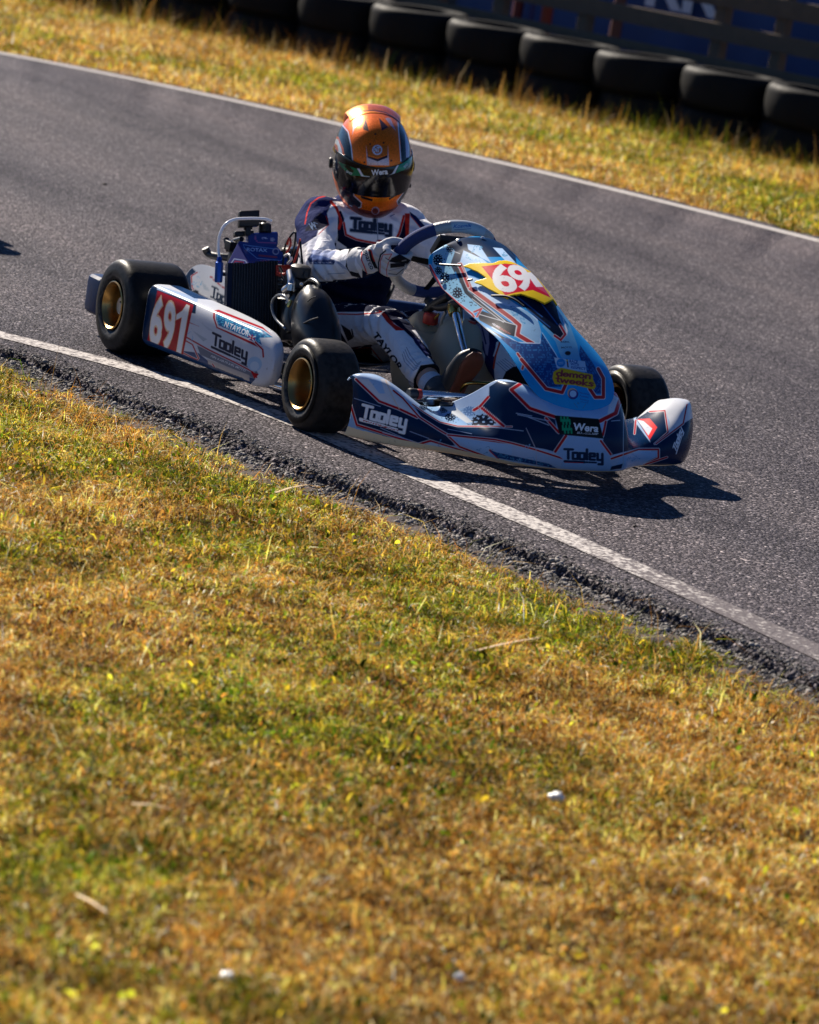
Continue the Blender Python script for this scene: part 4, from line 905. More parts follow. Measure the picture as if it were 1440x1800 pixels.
pt.poly(Zn([(100, 560), (400, 640), (520, 760), (550, 860), (530, 980), (430, 970), (330, 870), (340, 780), (230, 700)]), (.24, .42, .62)); circuit(pt, Zn([(320, 650)])[0], 14, (.05, .25, .48), 24, 6, 1.)
pt.band(Zt([(415, 330), (520, 580), (960, 900), (1040, 970), (1020, 1070), (1180, 1165)]), 7, (.32, .02, .03), ew=1.2)
pt.band(Zt([(400, 330), (440, 410), (500, 560)]), 5, RED, ew=1)
pt.line(Zt([(380, 380), (480, 620), (640, 760), (900, 940)]), 7, DNAVY)
pt.poly(Zt([(590, 840), (650, 820), (820, 880), (1010, 970), (990, 1090), (880, 1060), (620, 920)]), DNAVY); pt.line(Zt([(600, 850), (1010, 970), (990, 1090)]), 1.2, WHITE)
pt.line(Zt([(560, 660), (890, 930)]), 1.3, WHITE); pt.line(Zt([(540, 690), (870, 940)]), 1.0, WHITE); pt.line(Zt([(750, 990), (1020, 1150), (1270, 1165)]), 1.6, (.5, .65, .85))
pt.text(font('NEURODIVERSITY', .02), Zt([(750, 960)])[0], Zt([(940, 1075)])[0], 3.2, (.45, .12, .12)); pt.text(font('NEURO', .02), Zt([(750, 960)])[0], Zt([(825, 1005)])[0], 3.2, (.6, .66, .75))
pt.band(Zt([(95, 340), (230, 600), (400, 745), (540, 850), (560, 880)]), 3.4, (.38, .02, .04), ew=.8); pt.band(Zt([(560, 830), (640, 795), (590, 880)]), 3.2, (.38, .02, .04), ew=.6)
pt.poly(Zt([(60, 350), (95, 360), (240, 620), (400, 770), (560, 890), (820, 1110), (700, 1040), (180, 640)]), NAVY)
pt.poly(Zt([(700, 1000), (1000, 1160), (850, 1110)]), NAVY); pt.line(Zt([(700, 1000), (850, 1110), (980, 1160)]), 1, (.4, .6, .85))
# word pattern area
wv = Zn([(120, 930), (180, 920), (350, 985), (540, 985), (560, 870), (730, 1140), (770, 1200), (760, 1440), (600, 1440), (370, 1180), (290, 1080)])
weave(pt, wv, (.010, .05, .20), (.03, .17, .42), .0, 4.2)
weave(pt, Zn([(960, 1000), (1100, 1200), (1200, 1380), (1190, 1510), (1100, 1510), (1010, 1280), (950, 1100)]), (.010, .05, .20), (.03, .17, .42), 1.0, 4.2)
pt.line(Zn([(560, 870), (700, 1090), (760, 1200)]), 1.4, (.3, .55, .8)); 
pt.band(Zn([(300, 1090), (370, 1190), (350, 1250)]), 4, (.32, .02, .03), ew=.8)
pt.band(Zn([(340, 1150), (600, 1460), (770, 1500), (810, 1410)]), 6, (.32, .02, .03), ew=1.0); pt.band(Zn([(1060, 1460), (1120, 1550), (1205, 1550), (1205, 1350), (1150, 1250)]), 6, (.32, .02, .03), ew=1.0)
# centre channel and air scoop
pt.poly(Zn([(560, 800), (700, 960), (760, 1130), (960, 1160), (930, 1000), (820, 700), (700, 620)]), (.12, .36, .60))
pt.poly(Zn([(230, 460), (650, 480), (700, 560), (740, 720), (820, 880), (750, 960), (680, 880), (480, 700), (380, 600)]), DNAVY)
pt.poly(Zn([(700, 560), (760, 640), (840, 800), (830, 880), (750, 700)]), (.10, .32, .52)); pt.band(Zn([(690, 900), (755, 945), (805, 885), (750, 790)]), 4, (.30, .02, .04), ew=.7)
for a, b in (((400, 620), (640, 810)), ((520, 520), (720, 780)), ((300, 490), (560, 700))): pt.line(Zn([a, b]), 2.2, (.02, .08, .24))
pt.poly(Zn([(775, 700), (830, 850), (820, 900), (790, 780)]), (.7, .75, .8))
for a, b, s_ in (((755, 975), (850, 975), 'RKRK'), ((760, 1035), (870, 1030), 'MOTO')): pt.text(font(s_, .03), Zn([a])[0], Zn([b])[0], 3, (.02, .05, .12))
pt.disc(Zn([(830, 1085)])[0], 5.2, (.02, .02, .03), 3.8)
# stickers
pt.poly(Zn([(685, 1130), (1010, 1170), (1030, 1283), (715, 1243)]), (.34, .50, .68)); pt.disc(Zn([(757, 1186)])[0], 7.6, (.02, .20, .5)); pt.line(Zn([(730, 1186), (780, 1180)]), .9, (.3, .5, .7)); pt.line(Zn([(735, 1200), (780, 1196)]), .9, (.3, .5, .7))
pt.poly(Zn([(815, 1148), (828, 1150), (840, 1235), (826, 1234)]), DNAVY); pt.disc(Zn([(822, 1162)])[0], 1.2, YEL); pt.disc(Zn([(829, 1195)])[0], 1.2, RED)
for s_, a, b in (('RACE', (845, 1180), (935, 1190)), ('WITH', (855, 1212), (945, 1222)), ('RESPECT', (862, 1246), (1018, 1264))): pt.text(font(s_, .025), Zn([a])[0], Zn([b])[0], 4.6, (.01, .07, .28))
blob = Zn([(690, 1290), (760, 1250), (860, 1270), (1080, 1320), (1085, 1370), (1115, 1430), (1100, 1455), (900, 1410), (700, 1400), (680, 1350)])
pt.line(blob, 4, (.55, .36, .02), close=True); pt.poly(blob, (.55, .36, .02))
def rounded(pt, word, p0, p1, h, col, wd=.13):
    """fat rounded lower-case letters drawn as strokes"""
    GL = {'d': (.6, [[(.5, .98), (.5, .05)], 'o']), 'e': (.6, ['o', [(.06, .33), (.5, .33)]]), 'm': (.85, [[(.08, .05), (.08, .58)], [(.08, .5), (.25, .6), (.4, .5), (.4, .05)], [(.4, .5), (.58, .6), (.72, .5), (.72, .05)]]), 'o': (.6, ['o']), 'n': (.58, [[(.08, .05), (.08, .58)], [(.08, .5), (.28, .62), (.46, .5), (.46, .05)]]),
          't': (.42, [[(.2, .95), (.2, .15), (.36, .05)], [(.02, .6), (.36, .6)]]), 'w': (.85, [[(.06, .6), (.2, .06), (.4, .55), (.58, .06), (.74, .6)]]), 'k': (.58, [[(.08, .98), (.08, .05)], [(.44, .6), (.12, .3), (.46, .05)]]), 's': (.55, [[(.44, .55), (.2, .62), (.1, .46), (.42, .24), (.32, .06), (.06, .1)]])}
    S = []; x = 0
    for ch in word:
        adv, st = GL[ch]
        for q in st:
            if isinstance(q, str): q = [(.28+.22*math.cos(a), .33+.27*math.sin(a)) for a in np.linspace(0, 2*math.pi, 13)]
            S.append(np.array(q)+(x, 0))
        x += adv
    def g(ab):
        q = np.stack([ab[:, 0]*x, ab[:, 1]], 1); d = np.full(len(q), 9.)
        for p in S: d = np.minimum(d, dseg(q, p))
        return np.clip(.5+(wd/1.0-d)/.06, 0, 1)
    pt.text(g, p0, p1, h, col, up=(.12, -.99))
rounded(pt, 'demon', Zn([(705, 1325)])[0], Zn([(1075, 1360)])[0], 11, (.22, .03, .05), .10); rounded(pt, 'tweeks', Zn([(700, 1388)])[0], Zn([(1105, 1440)])[0], 11, (.22, .03, .05), .10)
pt.disc(Zn([(885, 1517)])[0], 9.2, (.02, .03, .12)); pt.disc(Zn([(878, 1505)])[0], 8.6, (.5, .35, .2)); pt.disc(Zn([(885, 1515)])[0], 8.0, (.05, .05, .25)); pt.disc(Zn([(885, 1513)])[0], 5.8, (.30, .50, .72))
for s_, a, b in (('National', (945, 1505), (1055, 1530)), ('Autistic', (950, 1540), (1050, 1562)), ('Society', (957, 1575), (1052, 1597)), ('Supporter', (960, 1598), (1045, 1616))): pt.text(font(s_, .015), Zn([a])[0], Zn([b])[0], 3.8 if s_ != 'Supporter' else 2.0, (.03, .10, .35))
for a, b in (((895, 1610), (935, 1660)), ((1020, 1620), (990, 1665))): pt.line(Zn([a, b]), .9, (.05, .15, .3))
pt.done()
# number plate: yellow pronged shell with red square, standing just off the panel
def nose_at(px, py, lift=.006):
    """point of the nose panel under a photo pixel, lifted off it"""
    i = np.argmin(((NPX-(px, py))**2).sum(1)+np.where(NV, 0, 1e6)); p = NP[i]; d = p-CAM; L_ = np.linalg.norm(d); dr = ray(px, py); dr = dr/np.linalg.norm(dr); q = CAM+dr*((p-CAM)@dr); return q+NN[i]*lift
_p = Paint(no_, SKY_REFLECT) if False else None
n_ = len(no_.data.vertices); NP = np.zeros(n_*3); no_.data.vertices.foreach_get('co', NP); NP = NP.reshape(-1, 3); NN = np.zeros(n_*3); no_.data.vertex_normals.foreach_get('vector', NN); NN = NN.reshape(-1, 3); NPX = project(NP); NV = ((CAM-NP)*NN).sum(1) > 0
# plate built in the panel's own (station, across) coordinates so that it curves with it
A = np.array(nose(), float); nu0, nv0 = A.shape[:2]
def nose_uv(u, v):
    A1 = cr(A.reshape(nu0, -1), 42).reshape(-1, nv0, 3); A1 = np.swapaxes(A1, 0, 1); A1 = cr(A1.reshape(nv0, -1), 48).reshape(-1, A1.shape[1], 3); return np.swapaxes(A1, 0, 1)
DN = nose_uv(0, 0); 
# region of the plate
s0, s1, v0, v1 = int(2.2*42), int(6.3*42), 20, DN.shape[1]-14
sub = DN[s0:s1:1, v0:v1:1]; su, sv = sub.shape[:2]
nn_ = np.cross(np.gradient(sub, axis=0), np.gradient(sub, axis=1)); nn_ /= np.linalg.norm(nn_, axis=2)[..., None]+1e-9
if nn_[su//2, sv//2] @ (CAM-sub[su//2, sv//2]) < 0: nn_ = -nn_
SB = sub+nn_*.009; PXs = project(SB.reshape(-1, 3))
plate_out = np.array(Zt([(440, 350), (520, 315), (640, 312), (760, 315), (820, 290), (900, 285), (960, 300), (1060, 350), (1150, 400), (1260, 510), (1360, 630), (1425, 720), (1440, 760), (1400, 700), (1310, 742), (1200, 690), (1050, 640), (950, 660), (910, 692), (850, 660), (700, 580), (640, 545), (555, 515), (600, 495), (690, 470), (600, 410), (500, 365)]))
inside = (sdp(PXs, plate_out) > -.2).reshape(su, sv); vis_ = ((CAM-SB)*nn_).sum(2) > .0
F = grid_faces(su, sv); F = F[inside.reshape(-1)[F].all(1)]; used = np.unique(F); mp = np.full(su*sv, -1); mp[used] = np.arange(len(used))
pl = mesh_obj('number_plate', SB.reshape(-1, 3)[used], mp[F], M['livery'], kart); bm_flip(pl); md = pl.modifiers.new('shell', 'SOLIDIFY'); md.thickness = .004; md.offset = -1
pt = Paint(pl, YEL)
pt.poly(Zt([(640, 350), (890, 320), (1010, 330), (1130, 420), (1290, 560), (1370, 680), (1180, 600), (1010, 625), (890, 655)]), (.62, .012, .04))
pt.poly(Zt([(1120, 400), (1240, 500), (1360, 650), (1330, 640), (1200, 560), (1080, 390)]), (.60, .12, .2), a=.5)
big(pt, '6', Zt([(800, 612), (1040, 602), (690, 335)]), (.80, .80, .82), .03)
big(pt, '9', Zt([(1010, 590), (1215, 585), (880, 335)]), (.80, .80, .82), .03)
big(pt, '1', Zt([(1210, 560), (1290, 560), (1100, 410)]), (.80, .80, .82), .03)
pt.done()
for nm, pts_ in (('strap', [(220, 348), (300, 356), (440, 365)]), ('strap', [(760, 685), (900, 690), (1000, 730), (1090, 800)]), ('strap', [(515, 520), (560, 513)])):
    mb = MB(); mb.tube([nose_at(*Zt([q])[0], .010) for q in pts_], .0032, 10, sub=6); mb.build(nm, M['black'], kart)
for q in ((235, 520), (397, 85), (652, 62)):
    c = nose_at(*Zt([q])[0], .003); mb = MB(); mb.lathe([(0, .005), (.005, .004), (.007, 0)], c, NN[np.argmin(((NP-c)**2).sum(1))], 16); mb.build('screw', M['steel'], kart)
# supports of the nose panel
mb = MB(); mb.tube([Y(799, 545, .0), Y(812, 600, 0.), Y(826, 655, 0.)], .0105, 20); mb.build('support_bar', M['chrome'], kart)
mb = MB(); c = Y(797, 543, 0.); mb.lathe([(.012, -.02), (.017, -.018), (.018, .0), (.015, .012), (.0, .014)], c, Y(797, 543, 0)-Y(826, 655, 0), 20); mb.build('bar_collar', M['brass'], kart)
mb = MB(); mb.tube([Y(752, 528, 0.), Y(770, 540, 0.), Y(800, 535, .0), Y(840, 520, 0.)], .012, 12, sub=4); mb.tube([Y(700, 565, .02), Y(735, 560, .02), Y(760, 538, .0), Y(790, 520, 0.)], .013, 12, sub=4); mb.build('steering_column', M['dark_metal'], kart)
mb = MB(); mb.tube([Y(772, 552, .0), Y(762, 562, 0), Y(750, 575, .0)], .0035, 8, sub=5); mb.build('brake_line', M['brass'], kart)
mb = MB(); mb.tube([Y(784, 548, .0), Y(778, 560, 0), Y(773, 575, .0)], .005, 8, sub=5); mb.build('fuel_hose', M['steel'], kart); mb = MB(); mb.tube([Y(812, 545, .03), Y(813, 560, .03), Y(811, 572, .03)], .005, 8, sub=5); mb.build('fuel_hose', M['steel'], kart)
# fuel tank
ft = MB(); c1 = Y(760, 640, 0.)
ft.tube([Y(745, 718, .0)-(0, 0, 0), Y(742, 690, .0), Y(740, 640, .0), Y(742, 600, .0), Y(748, 572, .0), Y(752, 566, 0.)], [[.045, .05], [.075, .07], [.085, .08], [.078, .075], [.050, .05], [.03, .03]], n=28, hint=(1, 0, 0), sub=6, power=2.6)
ft.tube([Y(815, 722, .06), Y(815, 690, .06), Y(812, 640, .06), Y(805, 600, .06), Y(795, 578, .06), Y(790, 571, .06)], [[.045, .05], [.085, .08], [.092, .085], [.078, .075], [.045, .045], [.03, .03]], n=28, hint=(1, 0, 0), sub=6, power=2.6)
tank = ft.build('fuel_tank', M['cream'], kart)
md = tank.modifiers.new('r', 'REMESH'); md.mode = 'VOXEL'; md.voxel_size = .004; md = tank.modifiers.new('s', 'SMOOTH'); md.iterations = 14; md.factor = .6
mb = MB(); mb.lathe([(0, .03), (.018, .029), (.022, .024), (.0225, 0), (.02, -.004)], Y(756, 567, 0.), (0.05, 0, 1), 28); mb.build('tank_cap', M['red'], kart)
mb = MB(); mb.lathe([(0, .022), (.012, .021), (.014, 0)], Y(812, 575, .06), (0, 0, 1), 20); mb.build('tank_cap', M['red'], kart); mb = MB(); mb.lathe([(0, .022), (.012, .021), (.014, 0)], Y(828, 577, .08), (0, 0, 1), 20); mb.build('tank_cap', M['red'], kart)
# bumper bars, tie rod, pedals
mb = MB(); mb.tube([Y(723, 692, -.36), Y(790, 697, -.24), Y(860, 702, -.13), Y(950, 706, .02)], .0125, 20, sub=6); mb.build('bumper_bar', M['chrome'], kart)
mb = MB(); c = Y(726, 692, -.36); mb.lathe([(0, -.016), (.012, -.016), (.015, -.01), (.015, .012), (.012, .02)], c, Y(790, 697, -.24)-c, 20); mb.build('bar_end', M['dark_metal'], kart)
mb = MB(); c = Y(735, 693, -.345); mb.lathe([(.0135, -.006), (.0145, -.005), (.0145, .006), (.0135, .006)], c, Y(790, 697, -.24)-c, 20); mb.build('clip_ring', M['red'], kart)
for k, (x_, y_, dx_) in enumerate(((745, 706, 18), (775, 710, 22), (812, 708, 15), (850, 712, 20))):
    mb = MB(); a = Y(x_, y_, -.32+.05*k); mb.tube([a, Y(x_+dx_, y_+1, -.30+.05*k)], .008-.001*(k % 2), 6); mb.tube([Y(x_+4, y_-6, -.31+.05*k), Y(x_+4, y_+6, -.31+.05*k)], .005, 6); mb.build('mount_bolt', M['dark_metal'] if k % 2 else M['steel'], kart)
for sg in (-1,):
    mb = MB(); mb.tube([Y(803, 703, -.12), Y(806, 692, -.12), Y(816, 677, -.12), Y(832, 673, -.10), Y(860, 674, -.05), Y(900, 677, .02)], .0055, 14, sub=7); mb.build('pedal', M['brass'], kart)
mb = MB(); mb.tube([(1.22, .10, .06), (1.24, .10, .2), (1.24, .17, .2), (1.22, .17, .06)], .005, 12, sub=4); mb.build('pedal', M['brass'], kart)
for sg in (-1, 1):
    mb = MB(); mb.tube([(.98, sg*.04, .09), (1.0, sg*.37, .1)], .006, 12); mb.build('tie_rod', M['steel'], kart)
# steering wheel
swc = np.array([.712, 0, .462]); swu = np.array([.60, 0, .80]); swn = np.array([-.80, 0, .60]); SWR = .138
def sw(a, r=SWR, k=0.): # angle a from the top towards kart left
    return swc+swu*r*math.cos(a)+np.array([0, 1., 0])*r*1.08*math.sin(a)+swn*k
def rimseg(a0, a1, m, nm, r=.0165): mb = MB(); mb.tube([sw(a) for a in np.linspace(a0, a1, 40)], r, 20, hint=swn); return mb.build(nm, m, wheel_e)
wheel_e = bpy.data.objects.new('steering_wheel', None); C.objects.link(wheel_e); wheel_e.parent = kart
grey_s = plain('silver_carbon_wrap', (.34, .34, .35), .4, metal=.3, bump=.9, bscale=260, var=.3)
rimseg(R(-33), R(43), grey_s, 'rim_wrap', .0178); rimseg(R(43), R(80), M['suede'], 'rim_grip'); rimseg(R(-112), R(-33), M['suede'], 'rim_grip', .0185); rimseg(R(-165), R(-112), grey_s, 'rim_wrap'); rimseg(R(80), R(195), M['suede'], 'rim_grip')
mb = MB(); mb.tube([sw(a) for a in np.linspace(R(-16), R(26), 20)], .0186, 20, hint=swn, cap=False); wl = mb.build('rim_label', M['livery'], wheel_e); dense(wl, 5)
pt = Paint(wl, (.40, .44, .50)); pt.line([(792, 403), (789, 391)], 1.6, (.02, .04, .1)); pt.text(font('Kosmik', .02, .3), (797, 401), (830, 399), 6.5, (.02, .10, .32), up=(0, -1)); pt.line([(799, 404), (828, 402)], 1.0, (.03, .08, .25)); pt.done()
for a in (-90, 90, 180):
    mb = MB(); mb.tube([swc-swn*.02, sw(R(a), .07, -.012), sw(R(a), SWR-.008)], [[.014, .003], [.011, .003], [.009, .003]], n=12, hint=swn, sub=5); mb.build('spoke', M['black'], wheel_e)
mb = MB(); mb.lathe([(0, .004), (.03, .002), (.034, -.004), (.03, -.03), (.016, -.05)], swc-swn*.015, swn, 28); mb.build('hub', M['black'], wheel_e)
mb = MB(); mb.box(swc+swu*.045+swn*.01, (.045, .035, .012), rot=np.stack([np.array([0, 1., 0]), swu, swn], 1), bev=.006); mb.build('lap_timer', M['black'], wheel_e)
# seat
st_ = []
for x_, z_, w_, bk in ((-.07, .36, .14, .03), (-.055, .30, .165, .05), (-.03, .22, .18, .09), (.0, .14, .19, .10), (.06, .075, .185, .09), (.16, .055, .18, .08), (.27, .065, .165, .06), (.34, .085, .15, .04)):
    row = []
    for u in np.linspace(-1, 1, 9):
        a = abs(u); row.append((x_+(.10*a**3 if z_ > .1 else 0), u*w_+.0, z_+bk*a**3*1.5*(1 if z_ < .2 else 0)))
    st_.append(row)
mseat = plain('seat_shell', (.02, .022, .026), .3, coat=.6, var=.2)
A_s = cr(np.array(st_).reshape(8, -1), 6).reshape(-1, 9, 3); A_s = np.swapaxes(cr(np.swapaxes(A_s, 0, 1).reshape(9, -1), 5).reshape(-1, A_s.shape[0], 3), 0, 1)
o = mesh_obj('seat', A_s.reshape(-1, 3), grid_faces(*A_s.shape[:2]), mseat, kart); md = o.modifiers.new('t', 'SOLIDIFY'); md.thickness = .008
# ---- engine side: radiator, shroud, airbox, carburettor, hoses, silencer, chain guard
y_r = -.40
mb = MB(); a, b, c, d = Y(412, 462, y_r), Y(488, 455, y_r-.0), Y(506, 590, y_r-.0), Y(404, 585, y_r)
q0, q1 = Y(408, 462, -.40), Y(404, 600, -.40)
def quad_slab(p, th, nm, m, par=kart):
    p = [np.array(q) for q in p]; nrm = np.cross(p[1]-p[0], p[3]-p[0]); nrm /= np.linalg.norm(nrm)
    if nrm@(CAM-p[0]) < 0: nrm = -nrm
    mb = MB(); mb.prism(p, -nrm*th); return mb.build(nm, m, par, smooth=False), nrm
# radiator faces forward-right; core plane
RA, RB, RC_, RD = Y(409, 462, -.46), Y(489, 458, -.33), Y(487, 612, -.33), Y(405, 592, -.46)
core, rn = quad_slab([RA, RB, RC_, RD], .035, 'radiator', M['black'])
for k in range(17):
    t = (k+.5)/17; p0 = RA*(1-t)+RB*t; p1 = RD*(1-t)+RC_*t; mb = MB(); mb.tube([p0+rn*.002, p1+rn*.002], [[.0018, .004], [.0018, .004]], n=6, hint=rn); mb.build('cooling_fin', M['dark_metal'], core)
for p0, p1, p2 in ((RA, RD, (RB-RA)),):
    e = p2/np.linalg.norm(p2); mb = MB(); mb.prism([p0-e*.014, p0, p1, p1-e*.014], -rn*.04); mb.build('side_plate', M['navy'], core, smooth=False)
# shroud
SH = [(420, 424), (486, 432), (519, 466), (489, 462), (440, 462), (397, 470)]
def shp(px, py, k): return Y(px, py, k)
s1_ = [Y(420, 424, -.42), Y(486, 432, -.31), Y(515, 466, -.28), Y(491, 464, -.31), Y(438, 462, -.42)]
mb = MB(); mb.prism(s1_, -rn*.004); sh1 = mb.build('radiator_shroud', M['livery'], kart, smooth=False)
dense(sh1, 70)
pt = Paint(sh1, (.02, .05, .24)); pt.line([(428, 430), (440, 432), (494, 439), (500, 450), (494, 458), (452, 454), (430, 436)], 1.1, (.12, .3, .7), close=True); pt.text(font('ROTAX', .02), (434, 441), (470, 443), 6, (.30, .50, .85)); pt.disc((485, 442), 6, (.25, .3, .5)); pt.disc((485, 442), 4, (.03, .05, .2)); pt.line([(456, 449), (486, 452)], 3.2, (.22, .06, .12)); pt.line([(478, 459), (492, 460)], 1.2, RED); pt.done()
mb = MB(); mb.prism([Y(420, 424, -.42), Y(438, 462, -.42), Y(397, 470, -.47)], -rn*.004); sh2 = mb.build('radiator_shroud', M['livery'], kart, smooth=False); dense(sh2, 50)
pt = Paint(sh2, (.025, .03, .16)); pt.line([(404, 466), (412, 455), (431, 458), (434, 462)], 1.6, (.35, .4, .6)); pt.line([(406, 469), (414, 459), (428, 461)], 1.4, RED); pt.done()
T1 = Y(463, 420, -.33)
mb = MB(); e = (RB-RA)/np.linalg.norm(RB-RA); up_ = (RA-RD)/np.linalg.norm(RA-RD); mb.box(Y(463, 421, -.35)-rn*.02, (.045, .022, .02), rot=np.stack([e, up_, rn], 1), bev=.008); tk = mb.build('header_tank', M['livery'], kart); dense(tk, 16)
pt = Paint(tk, (.02, .045, .22)); pt.text(font('ROTAX', .02), (457, 420), (471, 421), 3.6, (.3, .4, .7)); pt.disc((479, 421), 3.4, (.25, .3, .5)); pt.line([(450, 414), (449, 420), (453, 426), (485, 427)], 1.2, (.25, .1, .3)); pt.done()
cp_ = Y(468, 408, -.35)-rn*.02; mb = MB(); mb.lathe([(.0, .030), (.014, .029), (.0185, .025), (.019, .003), (.016, 0)], cp_, up_, 28); mb.tube([cp_+up_*.028, cp_+up_*.036, cp_+up_*.036-e*.02], .004, 8); mb.build('radiator_cap', M['black'], kart)
# clear overflow hose and blue fitting
clear = plain('clear_hose', (.88, .88, .90), .15, coat=.5, var=.05)
mb = MB(); mb.tube([Y(478, 389, -.36), Y(466, 385, -.38), Y(440, 384, -.42), Y(412, 386, -.46), Y(395, 396, -.49), Y(386, 415, -.50), Y(384, 435, -.50), Y(386, 455, -.50)], .0044, 14, sub=8); mb.build('overflow_hose', clear, kart)
mb = MB(); mb.lathe([(0, 0), (.011, .001), (.0125, .006), (.0125, .058), (.009, .062), (.007, .075), (.0, .076)], Y(384, 497, -.50), Y(386, 455, -.5)-Y(384, 497, -.5), 8); mb.build('hose_fitting', M['blue_anod'], kart)
mb = MB(); mb.tube([Y(384, 480, -.50), Y(394, 482, -.46), Y(408, 482, -.44)], .006, 10); mb.build('fitting_bracket', M['dark_metal'], kart)
# silencer tail
mb = MB(); mb.tube([Y(361, 436, -.34), Y(366, 445, -.33), Y(378, 450, -.32), Y(395, 452, -.30), Y(430, 456, -.25)], .0115, 18, sub=6); mb.build('exhaust_pipe', M['dark_metal'], kart)
mb = MB(); mb.tube([Y(500, 446, .05), Y(528, 448, .08), Y(560, 452, .12)], .022, 18); mb.build('silencer', M['black'], kart)
# engine block behind the radiator
mb = MB()
mb.box(Y(440, 480, -.30), (.06, .055, .07), bev=.01); mb.box(Y(500, 560, -.27), (.10, .05, .07), bev=.015); mb.lathe([(0, .0), (.05, 0), (.055, .01), (.055, .05), (.045, .06), (0, .06)], Y(470, 560, -.31), (0, -1, 0), 28)
for k in range(5): mb.box(Y(470, 500-k*9, -.26), (.055, .055, .003), bev=.002)
mb.build('engine', M['dark_metal'], kart)
mb = MB(); mb.box(Y(406, 432, -.38), (.02, .012, .014), bev=.003); mb.tube([Y(398, 420, -.36), Y(402, 440, -.36)], .009, 10); mb.tube([Y(412, 424, -.36), Y(425, 420, -.36)], .008, 10); mb.build('coil_bracket', M['black'], kart)
# airbox
mb = MB()
mb.tube([Y(560, 615, -.36), Y(555, 580, -.36), Y(549, 545, -.36), Y(545, 522, -.36), Y(543, 508, -.36)], [[.060, .075], [.062, .08], [.055, .070], [.040, .05], [.02, .028]], n=36, hint=(1, 0, 0), sub=8, power=2.4)
mb.tube([Y(518, 600, -.34), Y(520, 560, -.34), Y(528, 525, -.34), Y(532, 512, -.34)], [[.045, .05], [.042, .05], [.03, .035], [.018, .02]], n=28, hint=(1, 0, 0), sub=8)
ab_ = mb.build('airbox', plain('airbox_plastic', (.005, .005, .0055), .3, coat=.1, var=.2), kart)
for c_, col_ in (((540, 530), 0), ((552, 562), 0)):
    pass
mb = MB(); mb.tube([Y(500, 588, -.37), Y(520, 576, -.40), Y(545, 563, -.425), Y(560, 558, -.42)], .0025, 8, sub=5); mb.tube([Y(541, 530, -.405), Y(548, 524, -.41), Y(556, 521, -.41)], .002, 8, sub=5); mb.build('airbox_seam', M['dark_metal'], ab_)
mb = MB(); mb.lathe([(0, .035), (.022, .034), (.03, .028), (.03, 0), (.02, -.01)], Y(527, 486, -.33), (0, 0, 1), 28); mb.box(Y(522, 498, -.33), (.03, .03, .02), bev=.006); mb.tube([Y(515, 478, -.33), Y(538, 482, -.33)], .007, 10); mb.build('carburettor', M['dark_metal'], kart)
mb = MB(); mb.tube([Y(510, 478, -.36), Y(512, 500, -.37), Y(500, 512, -.38)], .012, 12, sub=4); mb.lathe([(0, .02), (.01, .018), (.012, 0)], Y(511, 510, -.38), (0, 0, 1), 14); mb.build('choke_body', M['steel'], kart)
hosem = plain('smoky_hose', (.10, .11, .12), .2, coat=.5)
mb = MB(); mb.tube([Y(510, 534, -.42), Y(500, 520, -.42), Y(487, 520, -.42), Y(479, 530, -.42), Y(479, 545, -.42), Y(486, 562, -.42), Y(503, 579, -.42)], .0045, 12, sub=8); mb.build('fuel_hose', hosem, kart)
mb = MB(); mb.lathe([(0, .012), (.0045, .01), (.006, 0), (.0045, -.012)], Y(509, 534, -.42), (0, -.3, -1), 10); mb.build('hose_clip', M['brass'], kart)
# wiring
for c0, pts_ in (('black', [(497, 470), (500, 440), (505, 425), (515, 410), (520, 412), (516, 440), (506, 462)]), ('red', [(505, 430), (509, 418), (511, 430), (504, 445)]), ('red', [(517, 462), (524, 440), (528, 420)]), ('black', [(534, 480), (531, 455), (528, 425)]), ('black', [(507, 500), (512, 490), (520, 480), (530, 476)])):
    mb = MB(); mb.tube([Y(x, y, -.31) for x, y in pts_], .0032, 8, sub=6); mb.build('wire', M[c0], kart)
mb = MB(); mb.tube([Y(500, 450, -.31), Y(508, 447, -.31), Y(512, 456, -.31), Y(506, 464, -.31)], .004, 10, sub=6); mb.build('wire', M['white'], kart)
mb = MB(); mb.prism([Y(486, 466, -.34), Y(520, 466, -.30), Y(508, 488, -.30), Y(486, 484, -.34)], -rn*.01); mb.build('battery_box', M['red'], kart, smooth=False)
for c0, pts_, r0 in (('black', [(492, 470), (500, 490), (512, 520), (508, 556)], .005), ('dark_metal', [(520, 505), (516, 530), (505, 548), (494, 575)], .007), ('black', [(536, 500), (548, 492), (560, 500), (566, 520)], .006), ('steel', [(486, 600), (500, 596), (512, 606)], .004), ('black', [(424, 458), (432, 446), (446, 446)], .005), ('red', [(488, 478), (500, 482), (512, 474)], .004)):
    mb = MB(); mb.tube([Y(x, y, -.345) for x, y in pts_], r0, 10, sub=6); mb.build('cable', M[c0], kart)
for x, y in ((505, 532), (516, 548), (500, 566), (490, 520), (530, 500), (508, 590)):
    mb = MB(); c = Y(x, y, -.37); mb.lathe([(0, .006), (.005, .005), (.006, 0), (.006, -.006)], c, (.8, -.5, .1), 6); mb.build('bolt', M['steel'], kart)
